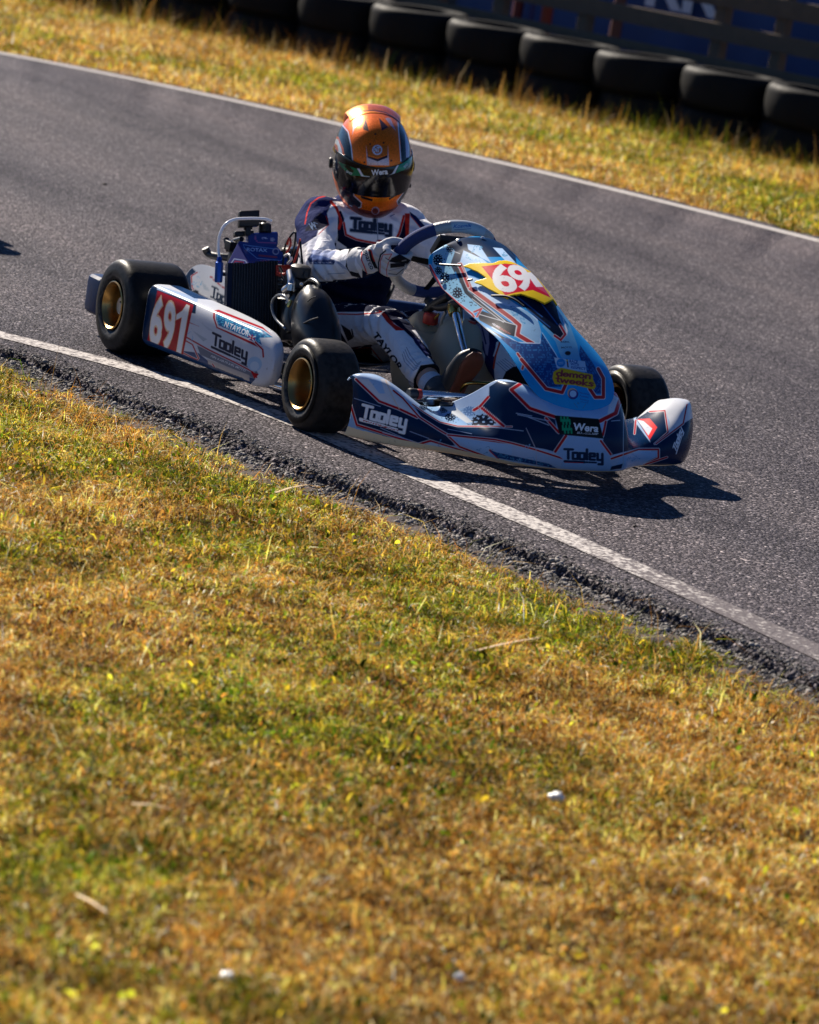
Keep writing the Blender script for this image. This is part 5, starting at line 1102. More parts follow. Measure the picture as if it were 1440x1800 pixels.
# chain guard
cg = [(322, 496), (326, 484), (338, 470), (352, 465), (368, 468), (400, 484), (405, 540), (402, 552), (380, 545), (350, 530), (330, 514)]
def CGP(px, py, d=0.):
    n3 = np.array([.0, -1., .15]); n3 /= np.linalg.norm(n3); p0 = Y(360, 500, -.37)+n3*d; dr = ray(px, py); return CAM+dr*(((p0-CAM)@n3)/(dr@n3))
mb = MB(); mb.prism([CGP(*q) for q in cr(np.array(cg, float), 3)], CGP(400, 540, -.03)*0+np.array([.0066, .03, -.0045])); g_ = mb.build('chain_guard', M['livery'], kart, smooth=False); dense(g_, 22)
pt = Paint(g_, WHITE); Zg = lambda l: [(120+x/3.6, 350+y/3.6) for x, y in l]
pt.poly(Zg([(720, 520), (780, 430), (815, 465), (780, 490), (785, 590), (730, 560)]), NAVY); pt.poly(Zg([(780, 575), (1000, 700), (960, 700), (800, 620)]), NAVY); pt.poly(Zg([(815, 620), (1000, 740), (1000, 690), (830, 600)]), (.06, .03, .08)); pt.band(Zg([(818, 462), (780, 488), (785, 560), (830, 620), (960, 680)]), 2, RED, ew=.6); pt.band(Zg([(900, 490), (1010, 580)]), 2.4, RED, ew=.5)
circuit(pt, Zg([(820, 530)])[0], 8, (.12, .38, .6), 31, 4, .8); pt.poly(Zg([(840, 510), (900, 580), (860, 575)]), (.35, .42, .5), a=.7); pt.text(logo(.11), Zg([(905, 605)])[0], Zg([(1075, 720)])[0], 17, (.02, .03, .06), up=(.12, -.99)); pt.disc(Zg([(803, 600)])[0], 7, (.01, .01, .012)); pt.done()
# rear bumper
mb = MB(); mb.tube([(-.33, -.57, .12), (-.345, -.45, .13), (-.35, 0, .14), (-.345, .45, .13), (-.33, .57, .12)], [[.035, .055], [.03, .05], [.03, .05], [.03, .05], [.035, .055]], n=24, sub=8, power=3.5); M['bumper_blue'] = plain('rear_bumper_blue', (.005, .02, .07), .35, var=.5, bscale=45, spec=.2)
rb = mb.build('rear_bumper', M['bumper_blue'], kart)
for sg in (-1, 1):
    mb = MB(); mb.box((-.315, sg*.572, .118), (.055, .045, .060), bev=.022); mb.build('bumper_block', M['bumper_blue'], rb)
for sg in (-1, 1):
    mb = MB(); mb.tube([(-.2, sg*.28, .07), (-.32, sg*.28, .12)], .013, 12); mb.build('bumper_mount', M['dark_metal'], kart)
# action camera clamped on the radiator
ac = thing('action_camera', 'small black action camera mounted above the radiator', 'camera', tuple(Y(437, 412, -.38)))
off_ = np.array(ac.location)
def loc_build(mb, nm, m, smooth=True): o = mb.build(nm, m, None, smooth); o.parent = ac; o.location = -Vector(off_); return o
fr = np.stack([e, up_, rn], 1)
mb = MB(); mb.box(Y(437, 385, -.40), (.030, .024, .016), rot=fr, bev=.005); loc_build(mb, 'housing', M['black'])
mb = MB(); mb.lathe([(.0, .008), (.009, .008), (.011, .006), (.011, 0)], Y(430, 382, -.40)+rn*.015, rn, 20); loc_build(mb, 'lens', M['dark_metal'])
mb = MB(); mb.box(Y(436, 403, -.40), (.008, .018, .008), rot=fr, bev=.003); mb.box(Y(428, 411, -.40), (.028, .007, .016), rot=fr, bev=.003); mb.lathe([(0, .012), (.006, .012), (.007, -.012), (0, -.012)], Y(436, 400, -.40), e, 12); loc_build(mb, 'mount', M['black'])
mb = MB(); mb.box(Y(432, 394, -.40)+rn*.016, (.008, .002, .002), rot=fr); loc_build(mb, 'indicator_tab', M['blue_anod'])
# ------------------------------------------------------------------ the driver
drv = thing('person', 'kart driver in white and navy race suit and orange helmet gripping the wheel', 'person')
def remeshed(mb, name, vox, m, parent, smooth_it=6, sub=1, wr=None):
    o = mesh_obj(name, np.concatenate(mb.V), mb.F, m, None)
    bm = bmesh.new(); bm.from_mesh(o.data); bmesh.ops.recalc_face_normals(bm, faces=bm.faces); bm.to_mesh(o.data); bm.free()
    md = o.modifiers.new('r', 'REMESH'); md.mode = 'VOXEL'; md.voxel_size = vox
    md = o.modifiers.new('s', 'SMOOTH'); md.iterations = smooth_it; md.factor = .6
    if sub: md = o.modifiers.new('u', 'SUBSURF'); md.levels = sub; md.render_levels = sub
    dg = bpy.context.evaluated_depsgraph_get(); me = bpy.data.meshes.new_from_object(o.evaluated_get(dg)); bpy.data.objects.remove(o)
    me.name = name; me.materials.clear(); me.materials.append(m)
    n = len(me.vertices); P = np.zeros(n*3); me.vertices.foreach_get('co', P); P = P.reshape(-1, 3); Nn = np.zeros(n*3); me.vertex_normals.foreach_get('vector', Nn); Nn = Nn.reshape(-1, 3)
    if wr is not None: P = P+Nn*wr(P)[:, None]; me.vertices.foreach_set('co', P.astype(np.float32).ravel())
    me.polygons.foreach_set('use_smooth', np.ones(len(me.polygons), bool)); me.update()
    o = bpy.data.objects.new(name, me); C.objects.link(o); o.parent = parent; return o
def n3(P, s, seed): return vnoise(P[:, 0]+P[:, 2]*.6, P[:, 1]+P[:, 2]*.8, s, seed)-.5
def wrinkle(P):
    x, y, z = P.T; w_ = np.zeros(len(P))
    # folds at elbows, knees, waist: ridges round the bend
    for c, ax_, rad, amp, fr in (((.45, -.26, .37), (.6, .4, .7), .12, .0060, 190), ((.70, -.13, .28), (.7, 0, .7), .13, .0060, 150), ((.75, .15, .28), (.7, 0, .7), .13, .007, 170), ((.22, -.17, .46), (.3, .3, -1), .11, .0045, 160), ((.22, .17, .46), (.3, -.3, -1), .11, .0045, 160), ((.16, 0, .25), (0, .2, 1), .15, .0045, 120), ((1.0, -.15, .16), (.8, 0, -.5), .1, .003, 210)):
        d = P-np.array(c); r = np.linalg.norm(d, axis=1); a = np.array(ax_)/np.linalg.norm(ax_); u = d@a
        w_ += amp*np.exp(-(r/rad)**2*1.4)*np.sin(u*fr+5*n3(P, 9, 3)+8*n3(P, 4, 5))
    w_ += .010*n3(P, 7, 1)+.006*n3(P, 17, 2)+.0025*n3(P, 38, 4)
    return w_
mb = MB()
mb.tube([(.10, 0, .10), (.09, 0, .17), (.10, 0, .25), (.125, 0, .33), (.155, 0, .41), (.165, 0, .47), (.165, 0, .515), (.17, 0, .545)], [[.165, .10], [.165, .105], [.150, .10], [.150, .105], [.158, .108], [.150, .098], [.11, .075], [.065, .06]], n=36, hint=(1, 0, 0), sub=5, power=2.4)
mb.tube([(.16, 0, .50), (.17, 0, .56), (.18, 0, .64), (.18, 0, .70)], [.06, .058, .085, .05], n=24, sub=4)
for s in (-1, 1):
    el = (.452, -.250, .372) if s < 0 else (.45, .275, .355); wr_ = (.655, -.205, .430) if s < 0 else (.64, .205, .42)
    mb.tube([(.15, s*.09, .475), (.175, s*.130, .480), (.21, s*.163, .458), (.32, s*.208 if s < 0 else .225, .41), el], [.060, .066, .064, .055, .047], n=28, sub=5)
    mb.tube([el, tuple((np.array(el)*.6+np.array(wr_)*.4)+(0, 0, -.004)), wr_], [.050, .047, .040], n=28, sub=6)
    kn = (.69, -.135, .252) if s < 0 else (.77, .15, .275); an = (1.005, -.150, .160) if s < 0 else (1.05, .125, .15)
    mb.tube([(.10, s*.08, .125), (.25, s*.11, .150), (.48, s*.125, .215), kn], [[.088, .075], [.086, .075], [.072, .066], [.058, .052]], n=28, hint=(0, 0, 1), sub=6)
    mb.tube([kn, tuple(np.array(kn)*.55+np.array(an)*.45+np.array((0, 0, .008))), an], [.055, .053, .046], n=28, sub=6)
body = remeshed(mb, 'body', .0075, M['suit'], drv, 5, 2, wrinkle)
pt = Paint(body, (.60, .60, .63), depth=True)
tz = (abs(pt.P[:, 1]) < .16) & (pt.P[:, 0] < .30) & (pt.P[:, 2] < .42); pt.mix(np.nonzero(tz)[0], np.ones(tz.sum()), NAVY)
tz = (abs(pt.P[:, 1]) > .15) & (pt.P[:, 0] < .30) & (pt.P[:, 2] > .40); pt.mix(np.nonzero(tz)[0], np.ones(tz.sum()), NAVY)
SW = (.80, .80, .84); SN = (.009, .017, .085); SR = (.55, .03, .02); SD = (.004, .007, .028)
def Z7(l, ox=520, oy=330, k=6.0): return [(ox+x/k, oy+y/k) for x, y in l]
def Z3(l, ox=460, oy=500, k=3.6): return [(ox+x/k, oy+y/k) for x, y in l]
def Z8(l, ox=700, oy=540, k=6.545): return [(ox+x/k, oy+y/k) for x, y in l]
# arms and chest
pt.poly(Z7([(-100, 0), (1600, 0), (1600, 1100), (-100, 1100)]), SW)
pt.poly(Z7([(-60, 600), (-60, 0), (200, -30), (480, -30), (500, 150), (390, 140), (330, 270), (350, 390), (240, 450), (190, 590), (60, 600)]), SN)
pt.poly(Z7([(100, 430), (260, 260), (340, 320), (350, 390), (250, 445), (100, 460)]), SD)
pt.line(Z7([(140, 380), (180, 440), (165, 370)]), 1.0, (.2, .3, .5)); pt.line(Z7([(165, 365), (215, 430), (190, 365), (230, 380)]), 1.0, (.2, .3, .5))
pt.line(Z7([(345, 78), (240, 105), (160, 165), (120, 260), (98, 380)]), 2.0, SR); pt.line(Z7([(320, 300), (350, 390), (250, 480), (190, 590), (90, 598)]), 1.4, SR)
pt.poly(Z7([(440, 560), (445, 300), (510, 340), (530, 480), (640, 530), (760, 560), (860, 575), (1040, 575), (1130, 400), (1145, 290), (1170, 280), (1165, 560), (1300, 900), (1300, 1500), (400, 1500), (400, 640)]), SD)
pt.poly(Z7([(400, 600), (1200, 560), (1250, 1500), (380, 1500)]), SD)
pt.line(Z7([(375, 150), (430, 215), (465, 300), (478, 360), (455, 430)]), 5.0, SR); pt.line(Z7([(470, 255), (500, 330)]), 4, SD)
pt.band(Z7([(508, 370), (530, 495), (640, 545), (760, 570), (850, 585)]), 3.6, SR, ew=.5); pt.band(Z7([(865, 560), (1040, 580), (1095, 470), (1140, 300)]), 4.2, SR, ew=.5)
pt.poly(Z7([(1150, 270), (1205, 270), (1195, 500), (1160, 560)]), SR); pt.poly(Z7([(1200, 250), (1270, 300), (1370, 410), (1330, 440), (1210, 290)]), SN); pt.line(Z7([(1210, 295), (1330, 440)]), 1.4, SR)
pt.line(Z7([(445, 580), (500, 640)]), 2, (.3, .4, .55))
pt.text(logo(.2, soft=.12), Z7([(585, 425)])[0], Z7([(1020, 470)])[0], 19, (.22, .25, .33), up=(.04, -1)); pt.text(logo(.125), Z7([(585, 425)])[0], Z7([(1020, 470)])[0], 19, (.02, .03, .06), up=(.04, -1))
pt.line(Z7([(862, 330), (865, 590)]), 1.6, (.25, .3, .4)); pt.line(Z7([(540, 210), (640, 240)]), 2.0, (.1, .12, .2)); pt.line(Z7([(1000, 300), (1040, 280)]), 2, (.1, .15, .3))
# forearm
pt.poly(Z7([(80, 600), (250, 490), (440, 560), (560, 645), (700, 655), (700, 950), (500, 968), (180, 985), (60, 985)]), SW)
pt.poly(Z7([(-100, 1000), (420, 985), (420, 1600), (-100, 1600)]), SD)
pt.poly(Z7([(120, 750), (160, 700), (290, 720), (420, 770), (400, 810), (150, 805)]), (.03, .05, .14)); pt.poly(Z7([(170, 650), (430, 665), (360, 760), (150, 760)]), (.10, .16, .38), a=.75); pt.poly(Z7([(100, 600), (240, 500), (200, 620), (130, 680)]), (.30, .34, .5), a=.5)
for k in range(6): pt.line(Z7([(160+k*40, 790), (185+k*40, 795)]), 1.1, (.5, .55, .7))
for k in range(3): pt.line(Z7([(400+k*22, 760+k*8), (450+k*22, 800+k*8), (500+k*22, 850+k*8)]), 1.0, (.1, .18, .4))
pt.line(Z7([(340, 910), (520, 900)]), 1, (.1, .2, .4))
pt.poly(Z7([(560, 640), (640, 640), (600, 760), (640, 860), (700, 960), (590, 930), (525, 830), (540, 740)]), (.02, .022, .03))
# legs
pt.poly(Z3([(440, 100), (740, 100), (900, 230), (1150, 520), (1240, 560), (1240, 760), (840, 700), (440, 700)]), SD)
pt.poly(Z3([(470, 175), (740, 172), (900, 290), (1010, 395), (1100, 510), (1010, 520), (965, 600), (965, 700), (840, 590), (770, 500), (690, 440), (560, 400), (500, 300)]), SW)
pt.poly(Z3([(690, 380), (700, 440), (600, 430), (560, 400)]), (.10, .02, .03)); pt.line(Z3([(600, 405), (690, 400), (770, 500), (960, 672)]), 1.8, SR)
pt.line(Z3([(470, 186), (600, 190), (745, 178)]), 2.4, SR); pt.poly(Z3([(740, 165), (770, 172), (840, 250), (905, 290), (850, 292), (790, 235)]), SR)
pt.poly(Z3([(500, 250), (560, 290), (580, 340), (545, 360), (520, 300)]), (.02, .02, .03)); pt.line(Z3([(570, 285), (580, 330)]), 2.5, (.02, .02, .03)); 
pt.text(font('TAYLOR', .045, .0), Z3([(700, 318)])[0], Z3([(868, 548)])[0], 10.5, (.015, .018, .03), up=(.83, -.56))
for k in range(4): pt.line(Z3([(890+k*9, 440-k*14), (905+k*12, 490-k*14), (960+k*8, 545-k*14), (985+k*8, 530-k*14)]), .9, (.06, .08, .16))
for k in range(4): pt.line(Z3([(845+k*14, 545+k*10), (890+k*14, 580+k*10), (960+k*8, 660-k*6)]), .9, (.06, .08, .16))
pt.poly(Z3([(950, 325), (1000, 350), (1060, 440), (1045, 460), (970, 370)]), SN)
pt.poly(Z3([(1005, 512), (1095, 500), (1170, 600), (1190, 760), (1040, 760), (962, 690), (962, 600)]), (.012, .012, .014))
# left leg
pt.poly(Z8([(820, 120), (1080, 120), (1440, 600), (1440, 900), (980, 900), (1000, 560)]), SN)
pt.poly(Z8([(840, 190), (960, 180), (1040, 260), (1050, 420), (1030, 560), (1005, 540), (980, 400), (900, 320), (850, 270)]), (.30, .26, .38)); pt.line(Z8([(900, 250), (960, 330)]), 1.5, SN); pt.line(Z8([(960, 220), (1010, 420)]), 2.5, SN)
pt.poly(Z8([(1130, 400), (1240, 430), (1390, 660), (1250, 740), (1180, 860), (1110, 860), (1100, 640)]), SW); pt.line(Z8([(1172, 400), (1120, 560), (1098, 700)]), 3.2, (.6, .05, .01)); pt.line(Z8([(1150, 400), (1100, 560)]), 2.2, SW)
for k in range(5): pt.line(Z8([(1130+k*24, 640-k*12), (1240+k*24, 740-k*16)]), .9, (.08, .12, .25))
pt.poly(Z8([(1185, 860), (1240, 740), (1330, 680), (1430, 720), (1500, 900), (1180, 900)]), (.012, .012, .014))
pt.done()
# ankles, socks and boots
for s in (-1, 1):
    an = np.array((1.005, -.150, .160)) if s < 0 else np.array((1.05, .125, .15)); hl = np.array((1.115, -.135, .105)) if s < 0 else np.array((1.16, .12, .10)); toe = np.array((1.185, -.115, .262)) if s < 0 else np.array((1.24, .12, .25))
    mb = MB(); mb.tube([an+(-.02, 0, .01), an+(.03, 0, -.012)], .034, 20, sub=3); mb.build('ankle', M['skin'], drv)
    mb = MB(); mb.tube([an+(.015, 0, -.006), an+(.05, 0, -.014), an+(.085, .003, -.02)], [.036, .037, .04], 20, sub=4); sk = mb.build('sock', plain('ribbed_white_sock', (.55, .57, .62), .9, bump=.8, bscale=150, var=.3), drv)
    ft_d = (toe-hl)/np.linalg.norm(toe-hl); side_ = np.cross(ft_d, (0, 1, 0)); side_ /= np.linalg.norm(side_)
    if side_[0] > 0: side_ = -side_     # towards the shin
    mb = MB(); mb.tube([hl-ft_d*.02+side_*.02, hl+ft_d*.02+side_*.03, hl+ft_d*.07+side_*.03, hl+ft_d*.13+side_*.022, toe-ft_d*.01+side_*.016, toe+ft_d*.015+side_*.010], [[.026, .028], [.034, .036], [.037, .036], [.042, .026], [.038, .02], [.02, .01]], n=28, hint=side_, sub=6, power=2.3)
    mb.tube([an+(.06, 0, -.016), an+(.09, .003, -.02), hl+ft_d*.03+side_*.03], [.043, .042, .036], 24, sub=5)
    bt_ = mb.build('boot', plain('black_boot_leather', (.014, .014, .016), .45, bump=.4, bscale=60, var=.3), drv)
    mb = MB(); mb.tube([hl-ft_d*.03-side_*.004, hl+ft_d*.02-side_*.004, hl+ft_d*.08-side_*.002, hl+ft_d*.14-side_*.004, toe+ft_d*.0-side_*.004, toe+ft_d*.018+side_*.0], [[.018, .006], [.027, .007], [.024, .007], [.034, .007], [.029, .007], [.014, .006]], n=24, hint=side_, sub=6, power=2.4)
    mb.build('sole', plain('red_brown_sole', (.085, .020, .010), .6, bump=.8, bscale=45, var=.5), bt_)

# gloves: palm, four curled fingers and a thumb closed round the rim
def glove(s):
    a0 = R(-94)*(1 if s < 0 else -1); c = sw(a0); t_ = sw(a0+.01*(1 if s < 0 else -1))-sw(a0-.01*(1 if s < 0 else -1)); t_ /= np.linalg.norm(t_); o_ = (c-swc)/np.linalg.norm(c-swc); n_ = swn
    def L(o, n, t): return c+o_*o+n_*n+t_*t
    wrist = np.array((.655, -.205, .430)) if s < 0 else np.array((.64, .205, .42)); el = np.array((.452, -.250, .372)) if s < 0 else np.array((.45, .275, .355)); fd = (wrist-el)/np.linalg.norm(wrist-el)
    mb = MB()
    mb.tube([L(.058, .030, -.004), L(.040, .018, 0), L(.030, .004, 0)], [[.028, .020], [.034, .018], [.034, .014]], n=24, hint=n_, sub=5, power=2.5)
    mb.tube([wrist+fd*.0, (wrist+L(.058, .03, 0))/2+fd*.0, L(.05, .024, 0)], [[.031, .030], [.028, .026], [.030, .022]], n=24, sub=5)
    for k, ln_ in enumerate((1.0, 1.08, 1.02, .86)):
        q = (.033-.0215*k)
        mb.tube([L(.040, .010, q), L(.041, -.012, q*1.03), L(.024, -.030, q*1.04), L(.002, -.0345*ln_, q*1.02), L(-.020*ln_, -.026, q), L(-.028*ln_, -.010, q)], [.0118, .0120, .0112, .0106, .0098, .0085], 14, sub=5)
    mb.tube([L(.046, .022, .022), L(.028, .030, .032), L(.004, .030, .036), L(-.018, .020, .040)], [.014, .0125, .0115, .010], 14, sub=5)
    # gauntlet
    mb.tube([wrist+fd*.02, wrist-fd*.005, wrist-fd*.03, wrist-fd*.052], [.031, .036, .041, .044], 28, sub=5)
    return remeshed(mb, 'glove', .0026, M['glovem'], drv, 3, 1, lambda P: .002*n3(P, 40, 3)+.0012*np.sin(((P-wrist)@fd)*420)*np.exp(-(((P-wrist)@fd-.012)/.02)**2))
for s in (-1, 1):
    g_ = glove(s); pt = Paint(g_, (.60, .60, .62), depth=True)
    if s < 0:
        Zh = lambda l: [(600+x/7.2, 420+y/7.2) for x, y in l]
        pt.line(Zh([(262, 130), (255, 260), (300, 370), (325, 445)]), 2.0, SR)
        pt.text(font('sparco', .02), Zh([(275, 150)])[0], Zh([(372, 392)])[0], 8.5, (.02, .025, .04), up=(.93, -.37))
        pt.poly(Zh([(340, 130), (370, 130), (400, 220), (430, 290), (470, 380), (420, 370), (370, 270)]), (.015, .015, .02)); pt.line(Zh([(345, 140), (380, 150), (400, 230), (420, 280)]), 2, SR)
        pt.line(Zh([(560, 150), (500, 200), (472, 300), (475, 440)]), 2.6, (.02, .02, .025)); pt.line(Zh([(530, 200), (495, 280), (490, 430)]), 1.4, SR)
        pt.poly(Zh([(640, 240), (740, 190), (880, 270), (840, 320), (700, 300), (600, 290)]), (.015, .016, .02)); pt.poly(Zh([(620, 310), (810, 300), (800, 350), (620, 370)]), (.015, .016, .02))
        pt.line(Zh([(540, 200), (640, 190), (600, 260)]), 1.4, SR); pt.line(Zh([(600, 290), (570, 400), (580, 470)]), 1.2, SR); pt.line(Zh([(560, 240), (640, 290), (830, 330)]), 1.4, (.02, .02, .03)); pt.line(Zh([(600, 440), (700, 450), (790, 380)]), 1.4, (.02, .02, .03)); pt.line(Zh([(610, 400), (780, 360)]), .9, (.2, .2, .22))
        pt.line(Zh([(770, 280), (820, 270)]), 1.2, (.4, .4, .42))
    pt.done()

# helmet
hc = np.array((.185, 0.001, .655)); haz, hpi, hro = R(-18), R(-20), R(-6)
hf = np.array([math.cos(haz)*math.cos(hpi), math.sin(haz)*math.cos(hpi), math.sin(hpi)]); hl_ = np.array([-math.sin(haz), math.cos(haz), 0.]); hu = np.cross(hf, hl_)
hl_, hu = hl_*math.cos(hro)-hu*math.sin(hro), hu*math.cos(hro)+hl_*math.sin(hro)
def hsurf(th, ph, off=0.):
    """th azimuth from the face (towards the driver's left), ph latitude"""
    a = np.cos(ph)*np.cos(th); b = np.cos(ph)*np.sin(th); c = np.sin(ph)
    fa = np.where(a > 0, .158+.012*np.clip(-c-.1, 0, 1), .172); fb = .1165*(1-.16*np.clip(-c-.25, 0, 1)); fc = np.where(c > 0, .158, .152)
    p = 2.25; r = (abs(a)**p+abs(b)**p+abs(c)**p)**(-1/p); a, b, c = a*r*(fa+off), b*r*(fb+off), c*r*(fc+off)
    c = np.maximum(c, -.137-.12*np.clip(a, 0, 1)*0); return hc+a[..., None]*hf+b[..., None]*hl_+c[..., None]*hu
def patch(name, T, Pn, off, m, parent, closed=False, thick=0.):
    th, ph = np.meshgrid(T, Pn, indexing='ij'); P = hsurf(th, ph, off); o = mesh_obj(name, P.reshape(-1, 3), grid_faces(*th.shape, closed, False), m, None); o.parent = parent
    bm_flip(o)
    if thick: md = o.modifiers.new('t', 'SOLIDIFY'); md.thickness = thick; md.offset = -1
    return o
hel = patch('helmet', np.linspace(-np.pi, np.pi, 520, endpoint=False), np.linspace(-1.5, 1.5705, 420), 0., M['helmet'], drv, True)
ORG2 = (.90, .16, .004)
pt = Paint(hel, ORG2); Zh = lambda l: [(540+x/6.545, 170+y/6.545) for x, y in l]
Hn = (.008, .022, .032); HW = (.62, .66, .74)
loc = (pt.P-hc); lc = loc@hu; lf = loc@hf
pt.poly(Zh([(700, 90), (1010, 130), (1060, 260), (900, 220), (820, 170)]), (.48, .06, .03), a=.8)
pt.poly(Zh([(270, 480), (330, 320), (400, 330), (480, 430), (515, 620), (540, 800), (400, 730), (300, 600)]), Hn); pt.line(Zh([(330, 330), (400, 320), (470, 400), (505, 560), (530, 790)]), 1.6, HW)
pt.poly(Zh([(1045, 290), (1100, 330), (1180, 560), (1190, 740), (1080, 760), (1075, 520)]), Hn); pt.line(Zh([(1045, 290), (1060, 480), (1080, 740)]), 1.6, HW); pt.poly(Zh([(1125, 420), (1170, 520), (1175, 700), (1140, 700)]), (.32, .28, .4))
pt.poly(Zh([(270, 560), (310, 450), (360, 460), (420, 600), (440, 750), (360, 760), (300, 700)]), (.55, .10, .03)); pt.poly(Zh([(275, 560), (315, 475), (355, 490), (400, 620), (420, 750), (350, 760), (290, 650)]), (.50, .56, .62)); pt.poly(Zh([(275, 600), (310, 530), (350, 560), (370, 700), (330, 780), (290, 700)]), (.42, .10, .04)); pt.poly(Zh([(300, 620), (340, 620), (380, 760), (350, 900), (300, 800)]), (.01, .012, .015))
pt.poly(Zh([(280, 650), (300, 640), (370, 960), (320, 930)]), (.45, .5, .55)); pt.poly(Zh([(300, 820), (360, 820), (380, 960), (330, 950)]), (.5, .09, .03))
pt.poly(Zh([(320, 900), (400, 900), (540, 1090), (530, 1140), (630, 1230), (600, 1290), (520, 1300), (380, 1120)]), (.010, .014, .030)); pt.line(Zh([(530, 1080), (540, 1140), (625, 1220), (620, 1270), (570, 1285), (490, 1250)]), 1.6, HW)
pt.poly(Zh([(1110, 1040), (1190, 900), (1180, 1060), (1100, 1250), (1040, 1240), (1040, 1200), (1100, 1120)]), Hn); pt.line(Zh([(1108, 1040), (1105, 1110), (1035, 1200), (1045, 1240), (1080, 1230)]), 1.6, HW)
pt.poly(Zh([(540, 1240), (600, 1290), (800, 1330), (960, 1300), (1080, 1240), (1000, 1370), (800, 1410), (600, 1370), (500, 1280)]), (.22, .035, .02))
pt.poly(Zh([(540, 1095), (760, 1165), (930, 1160), (1100, 1060), (1100, 1110), (940, 1200), (760, 1215), (620, 1170), (545, 1140)]), (.92, .22, .006))
for q in ([(610, 1135), (755, 1180), (750, 1205), (625, 1170)], [(940, 1165), (1050, 1105), (1040, 1130), (945, 1190)]): pt.poly(Zh(q), (.008, .008, .01))
pt.disc(Zh([(787, 1312)])[0], 7.0, (.45, .35, .5)); pt.disc(Zh([(784, 1316)])[0], 5.4, (.25, .04, .03))
pt.poly(Zh([(675, 250), (712, 400), (650, 380), (640, 350)]), (.05, .02, .02)); pt.poly(Zh([(825, 240), (935, 350), (860, 390)]), (.05, .02, .04)); pt.poly(Zh([(530, 270), (640, 240), (545, 370), (520, 440)]), (.60, .40, .42)); pt.poly(Zh([(930, 240), (960, 250), (1020, 390), (960, 330), (900, 250)]), (.50, .35, .45)); pt.poly(Zh([(800, 175), (870, 200), (830, 195)]), (.3, .2, .3))
pt.poly(Zh([(678, 560), (700, 690), (810, 730), (925, 680), (930, 560), (945, 790), (690, 790)]), (.62, .42, .40)); pt.poly(Zh([(690, 590), (700, 685), (810, 715), (925, 670), (928, 600), (925, 640), (925, 700), (810, 745), (695, 700)]), (.03, .01, .01)); pt.poly(Zh([(690, 560), (925, 560), (922, 660), (812, 702), (700, 665)]), (.55, .12, .008))
pt.disc(Zh([(807, 612)])[0], 8.8, HW); pt.disc(Zh([(807, 612)])[0], 6.6, (.5, .12, .02)); pt.text(font('NT', .05, .15), Zh([(775, 640)])[0], Zh([(845, 632)])[0], 8.5, HW)
for q in ((725, 545), (880, 530), (660, 755), (968, 735), (785, 430)): pt.disc(Zh([q])[0], 1.7, (.01, .01, .01))
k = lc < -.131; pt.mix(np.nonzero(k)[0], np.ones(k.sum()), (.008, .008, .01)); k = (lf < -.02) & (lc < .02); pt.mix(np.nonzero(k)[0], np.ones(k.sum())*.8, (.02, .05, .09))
pt.done()
# visor
M['visor'] = painted('visor_gloss', .14, .25, spec=.35); 
vt = np.linspace(-1.72, 1.72, 420); lo_, hi_ = -.17, .42; PH = np.linspace(0, 1, 120)
th, q = np.meshgrid(vt, PH, indexing='ij'); sh_ = np.clip((abs(th)-1.0)/.72, 0, 1)
ph_ = (lo_+.16*sh_**1.5)*(1-q)+(hi_-.14*sh_)*q; Pv = hsurf(th, ph_, .0035+.0015*np.sin(q*np.pi))
vz = mesh_obj('visor', Pv.reshape(-1, 3), grid_faces(420, 120), M['visor'], None); vz.parent = hel; bm_flip(vz); md = vz.modifiers.new('t', 'SOLIDIFY'); md.thickness = .003; md.offset = -1
pt = Paint(vz, (.004, .004, .006))
pt.poly(Zh([(360, 745), (450, 790), (575, 830), (660, 905), (720, 920), (500, 905), (400, 820)]), (.0, .17, .075)); pt.poly(Zh([(1180, 690), (1130, 740), (1060, 780), (1020, 880), (1120, 840), (1185, 750)]), (.0, .17, .075))
pt.poly(Zh([(420, 790), (480, 790), (540, 860), (500, 880)]), (.004, .02, .014)); pt.poly(Zh([(575, 825), (602, 828), (650, 910), (720, 918), (720, 924), (625, 915)]), (.62, .66, .72)); pt.poly(Zh([(1035, 790), (1055, 785), (1010, 880), (950, 900), (980, 885)]), (.62, .66, .72))
pt.text(font('Wera', .03), Zh([(740, 905)])[0], Zh([(930, 888)])[0], 9.5, (.70, .72, .76), up=(-.05, -1)); pt.text(font('BHD', .02), Zh([(445, 868)])[0], Zh([(510, 900)])[0], 4, (.6, .62, .66)); pt.text(font('BHD', .02), Zh([(1125, 820)])[0], Zh([(1165, 780)])[0], 4, (.4, .42, .46))
pt.done()
mb = MB()
for s in (-1, 1):
    c = hsurf(np.array(s*1.62), np.array(-.02), .004); mb = MB(); mb.lathe([(0, .008), (.014, .007), (.017, .003), (.017, -.004)], c, hl_*s, 24); o = mb.build('visor_pivot', M['black'], None); o.parent = vz
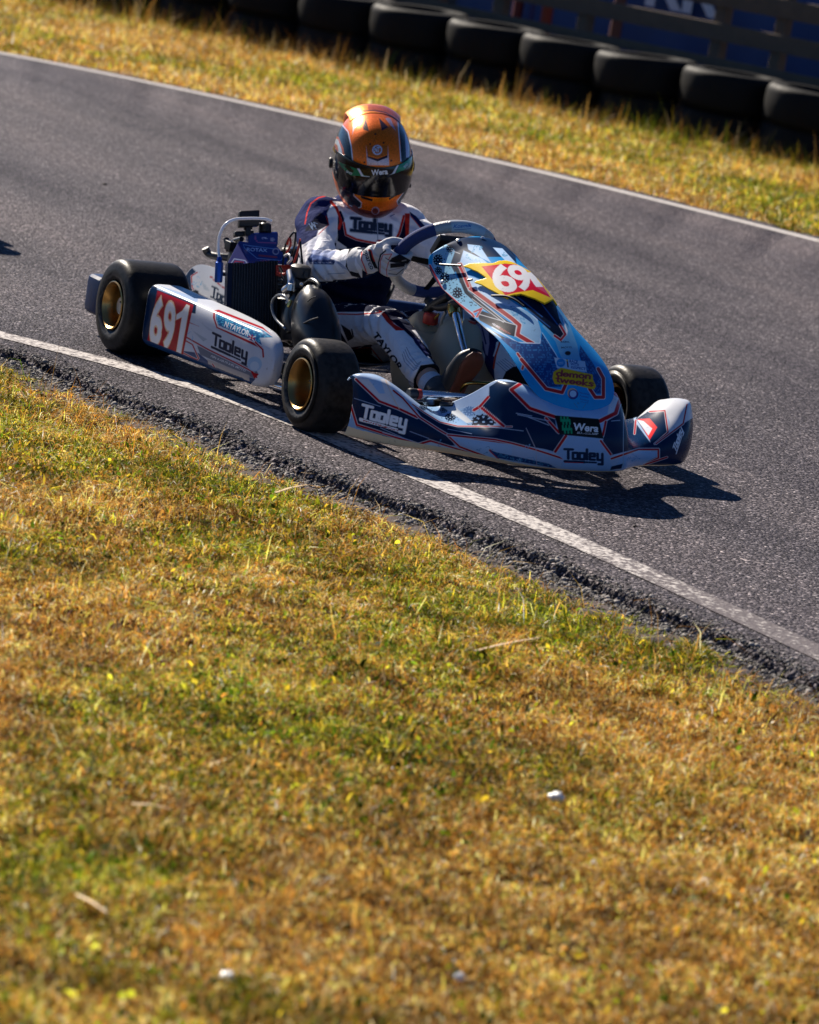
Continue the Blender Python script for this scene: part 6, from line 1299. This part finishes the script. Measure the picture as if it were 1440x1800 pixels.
c = hsurf(np.array(1.45), np.array(-.34), .004); mb = MB(); mb.box(c, (.006, .006, .006), bev=.002); o = mb.build('visor_tab', M['black'], None); o.parent = vz
# rear spoiler over the crown
nt_, np_ = 200, 90; s_ = np.linspace(0, 1, nt_); b_ = np.linspace(-1, 1, np_); S_, B_ = np.meshgrid(s_, b_, indexing='ij')
ang = R(99)+S_*R(66); side = B_*.68*(1-.12*S_)
dvec = np.stack([np.cos(ang)*np.cos(side), np.sin(side), np.sin(ang)*np.cos(side)], -1); ph2 = np.arcsin(np.clip(dvec[..., 2], -1, 1)); th2 = np.arctan2(dvec[..., 1], dvec[..., 0])
Ps = hsurf(th2, ph2, 0.); lift = (.0015+.019*sstep(0, .6, S_))
Ps = Ps+((Ps-hc)/np.linalg.norm(Ps-hc, axis=-1)[..., None])*lift[..., None]
spo = mesh_obj('spoiler', Ps.reshape(-1, 3), grid_faces(nt_, np_), M['helmet'], None); spo.parent = hel; orient(spo, hc); md = spo.modifiers.new('t', 'SOLIDIFY'); md.thickness = .022; md.offset = -1
pt = Paint(spo, (.95, .26, .008)); pt.poly(Zh([(700, 90), (1000, 120), (1080, 300), (900, 200), (700, 150)]), (.50, .07, .04), a=.8); pt.poly(Zh([(350, 200), (370, 180), (470, 220), (430, 290), (340, 300)]), (.68, .46, .30)); pt.line(Zh([(350, 340), (420, 270), (520, 200), (640, 165), (780, 155), (900, 180), (1000, 240), (1060, 290)]), 1.6, (.03, .01, .01)); pt.done()

# ------------------------------------------------------------------ the kart that follows, just out of view: only its shadow reaches in
def copy_tree(o, parent=None, off=None):
    c = o.copy(); C.objects.link(c)
    if parent: c.parent = parent
    if off is not None: c.location = Vector(o.location)+Vector(off)
    for ch in o.children: copy_tree(ch, c)
    return c
OFF = G(40, 443)-G(1298, 868)
k2_ = copy_tree(kart, None, OFF); k2_['label'] = 'second kart following out of view, only its shadow on the asphalt at the far left'
d2_ = copy_tree(drv, None, OFF); d2_['label'] = 'driver of the following kart, out of view to the left'
